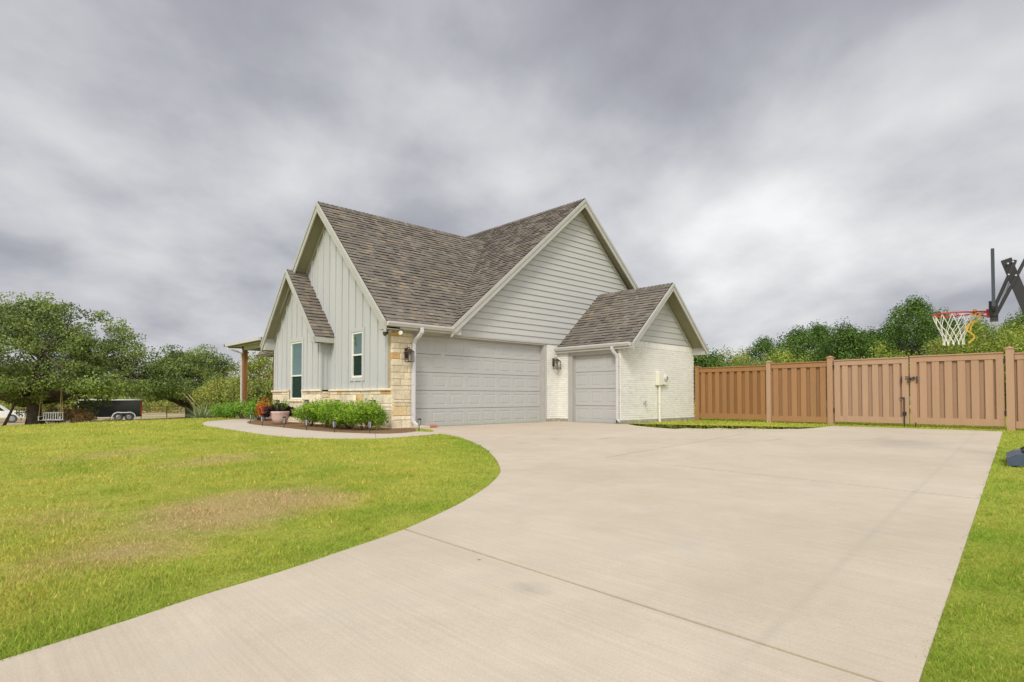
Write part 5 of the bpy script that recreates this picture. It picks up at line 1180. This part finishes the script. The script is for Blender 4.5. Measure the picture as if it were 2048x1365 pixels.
def yp(a, z, w=0): return a0+nb*a+np.array([0, 0, z])+np.array([ddir[0], ddir[1], 0])*w
b = MB(); b.tube([yp(-.02, .01), yp(-.01, .035), yp(.015, .02), yp(.01, -.03), yp(-.02, -.05), yp(-.03, -.02)], .011, 6); b.tube([yp(.06, .01), yp(.045, -.06), yp(.02, -.12), yp(-.06, -.15), yp(-.09, -.20), yp(-.08, -.25), yp(-.04, -.28), yp(-.01, -.32), yp(-.02, -.36), yp(-.07, -.41)], .011, 6)
b.tube([yp(.02, -.12), yp(-.02, -.15), yp(-.045, -.2), yp(-.05, -.25)], .009, 6); b.build('rope_strand', M['yellow'], ys)

# ------------------------------------------------------------------ grass blades
def grass():
    rg = np.random.default_rng(11); n = 980000
    ux = rg.uniform(-.98, 1.05, n); ux = np.where(rg.random(n) < .22, rg.uniform(-2.6, 1.6, n), ux); lo, hi = .9, 30.
    # near-uniform density on the screen, thinning with distance
    w = rg.random(n); d = 1/(1/lo*(1-w)+1/hi*w); d = np.where(rg.random(n) < .10, rg.uniform(8, 26, n), d)
    x = CAM[0]+F0[0]*d+RT[0]*ux*d; y = CAM[1]+F0[1]*d+RT[1]*ux*d
    edge = rg.normal(size=(2, n))*.012
    ok = ~inside(x+edge[0], y+edge[1], DRIVE) & ~inside(x, y, PATH) & ~inside(x, y, BED) & ~inside(x, y, HOUSEFP) & ~((x > 10.3) & (y > -2.4))
    x, y, d = x[ok], y[ok], d[ok]; n = len(x); z = terrain(x, y)-.004
    h = (.019+.0028*d)*rg.uniform(.4, 1.25, n)*np.where(d > 8, .8, 1); h = np.minimum(h, .065); wd = (.0011+.00065*d)*rg.uniform(.7, 1.3, n)
    h = h*(.8+.35*np.sin(x*5.1+np.sin(y*3.7)*2)*np.sin(y*4.3+np.sin(x*2.9)*2))
    a = rg.random(n)*2*PI; lean = rg.uniform(.2, 1.1, n)*h; b = rg.random(n)*2*PI
    sx, sy = np.cos(a)*wd, np.sin(a)*wd; V = np.zeros((n, 3, 3)); V[:, 0] = np.stack([x-sx, y-sy, z], 1); V[:, 1] = np.stack([x+sx, y+sy, z], 1); V[:, 2] = np.stack([x+np.cos(b)*lean, y+np.sin(b)*lean, z+h], 1)
    me = bpy.data.meshes.new('grass'); me.vertices.add(3*n); me.vertices.foreach_set('co', V.astype(np.float32).ravel()); me.loops.add(3*n); me.loops.foreach_set('vertex_index', np.arange(3*n, dtype=np.int32)); me.polygons.add(n)
    me.polygons.foreach_set('loop_start', np.arange(0, 3*n, 3, dtype=np.int32)); me.update(calc_edges=True)
    ca = me.color_attributes.new('tone', 'FLOAT_COLOR', 'CORNER'); t = np.ones((n, 3, 4), np.float32); g = rg.uniform(.74, 1.27, (n, 1)); dryb = (rg.random((n, 1)) < .14)
    t[:, :, 0] = g*np.where(dryb, 1.5, 1); t[:, :, 1] = g*np.where(dryb, 1.15, 1); t[:, :, 2] = g*np.where(dryb, 1.9, 1.)
    # better watered, greener fringe along the slab
    e = np.full(n, 9.); K = np.array(DRIVE); 
    for i in range(len(K)):
        p, q = K[i], K[(i+1) % len(K)]; dq = q-p; L2 = dq@dq+1e-9; tt = np.clip(((x-p[0])*dq[0]+(y-p[1])*dq[1])/L2, 0, 1); e = np.minimum(e, np.hypot(x-p[0]-tt*dq[0], y-p[1]-tt*dq[1]))
    k = np.clip(1-(e+rg.normal(size=n)*.08)/.75, 0, 1)[:, None]; t[:, :, 0] *= 1-.34*k; t[:, :, 1] *= 1-.12*k; t[:, :, 2] *= 1-.35*k
    ca.data.foreach_set('color', t.ravel()); me.materials.append(M['blade']); o = bpy.data.objects.new('grass', me); COL.objects.link(o); tag(o, 'mown green lawn grass with dry brown patches on both sides of the driveway', 'grass', kind='stuff')
grass()

for o in scene.objects:
    if 'local' in o: del o['local']
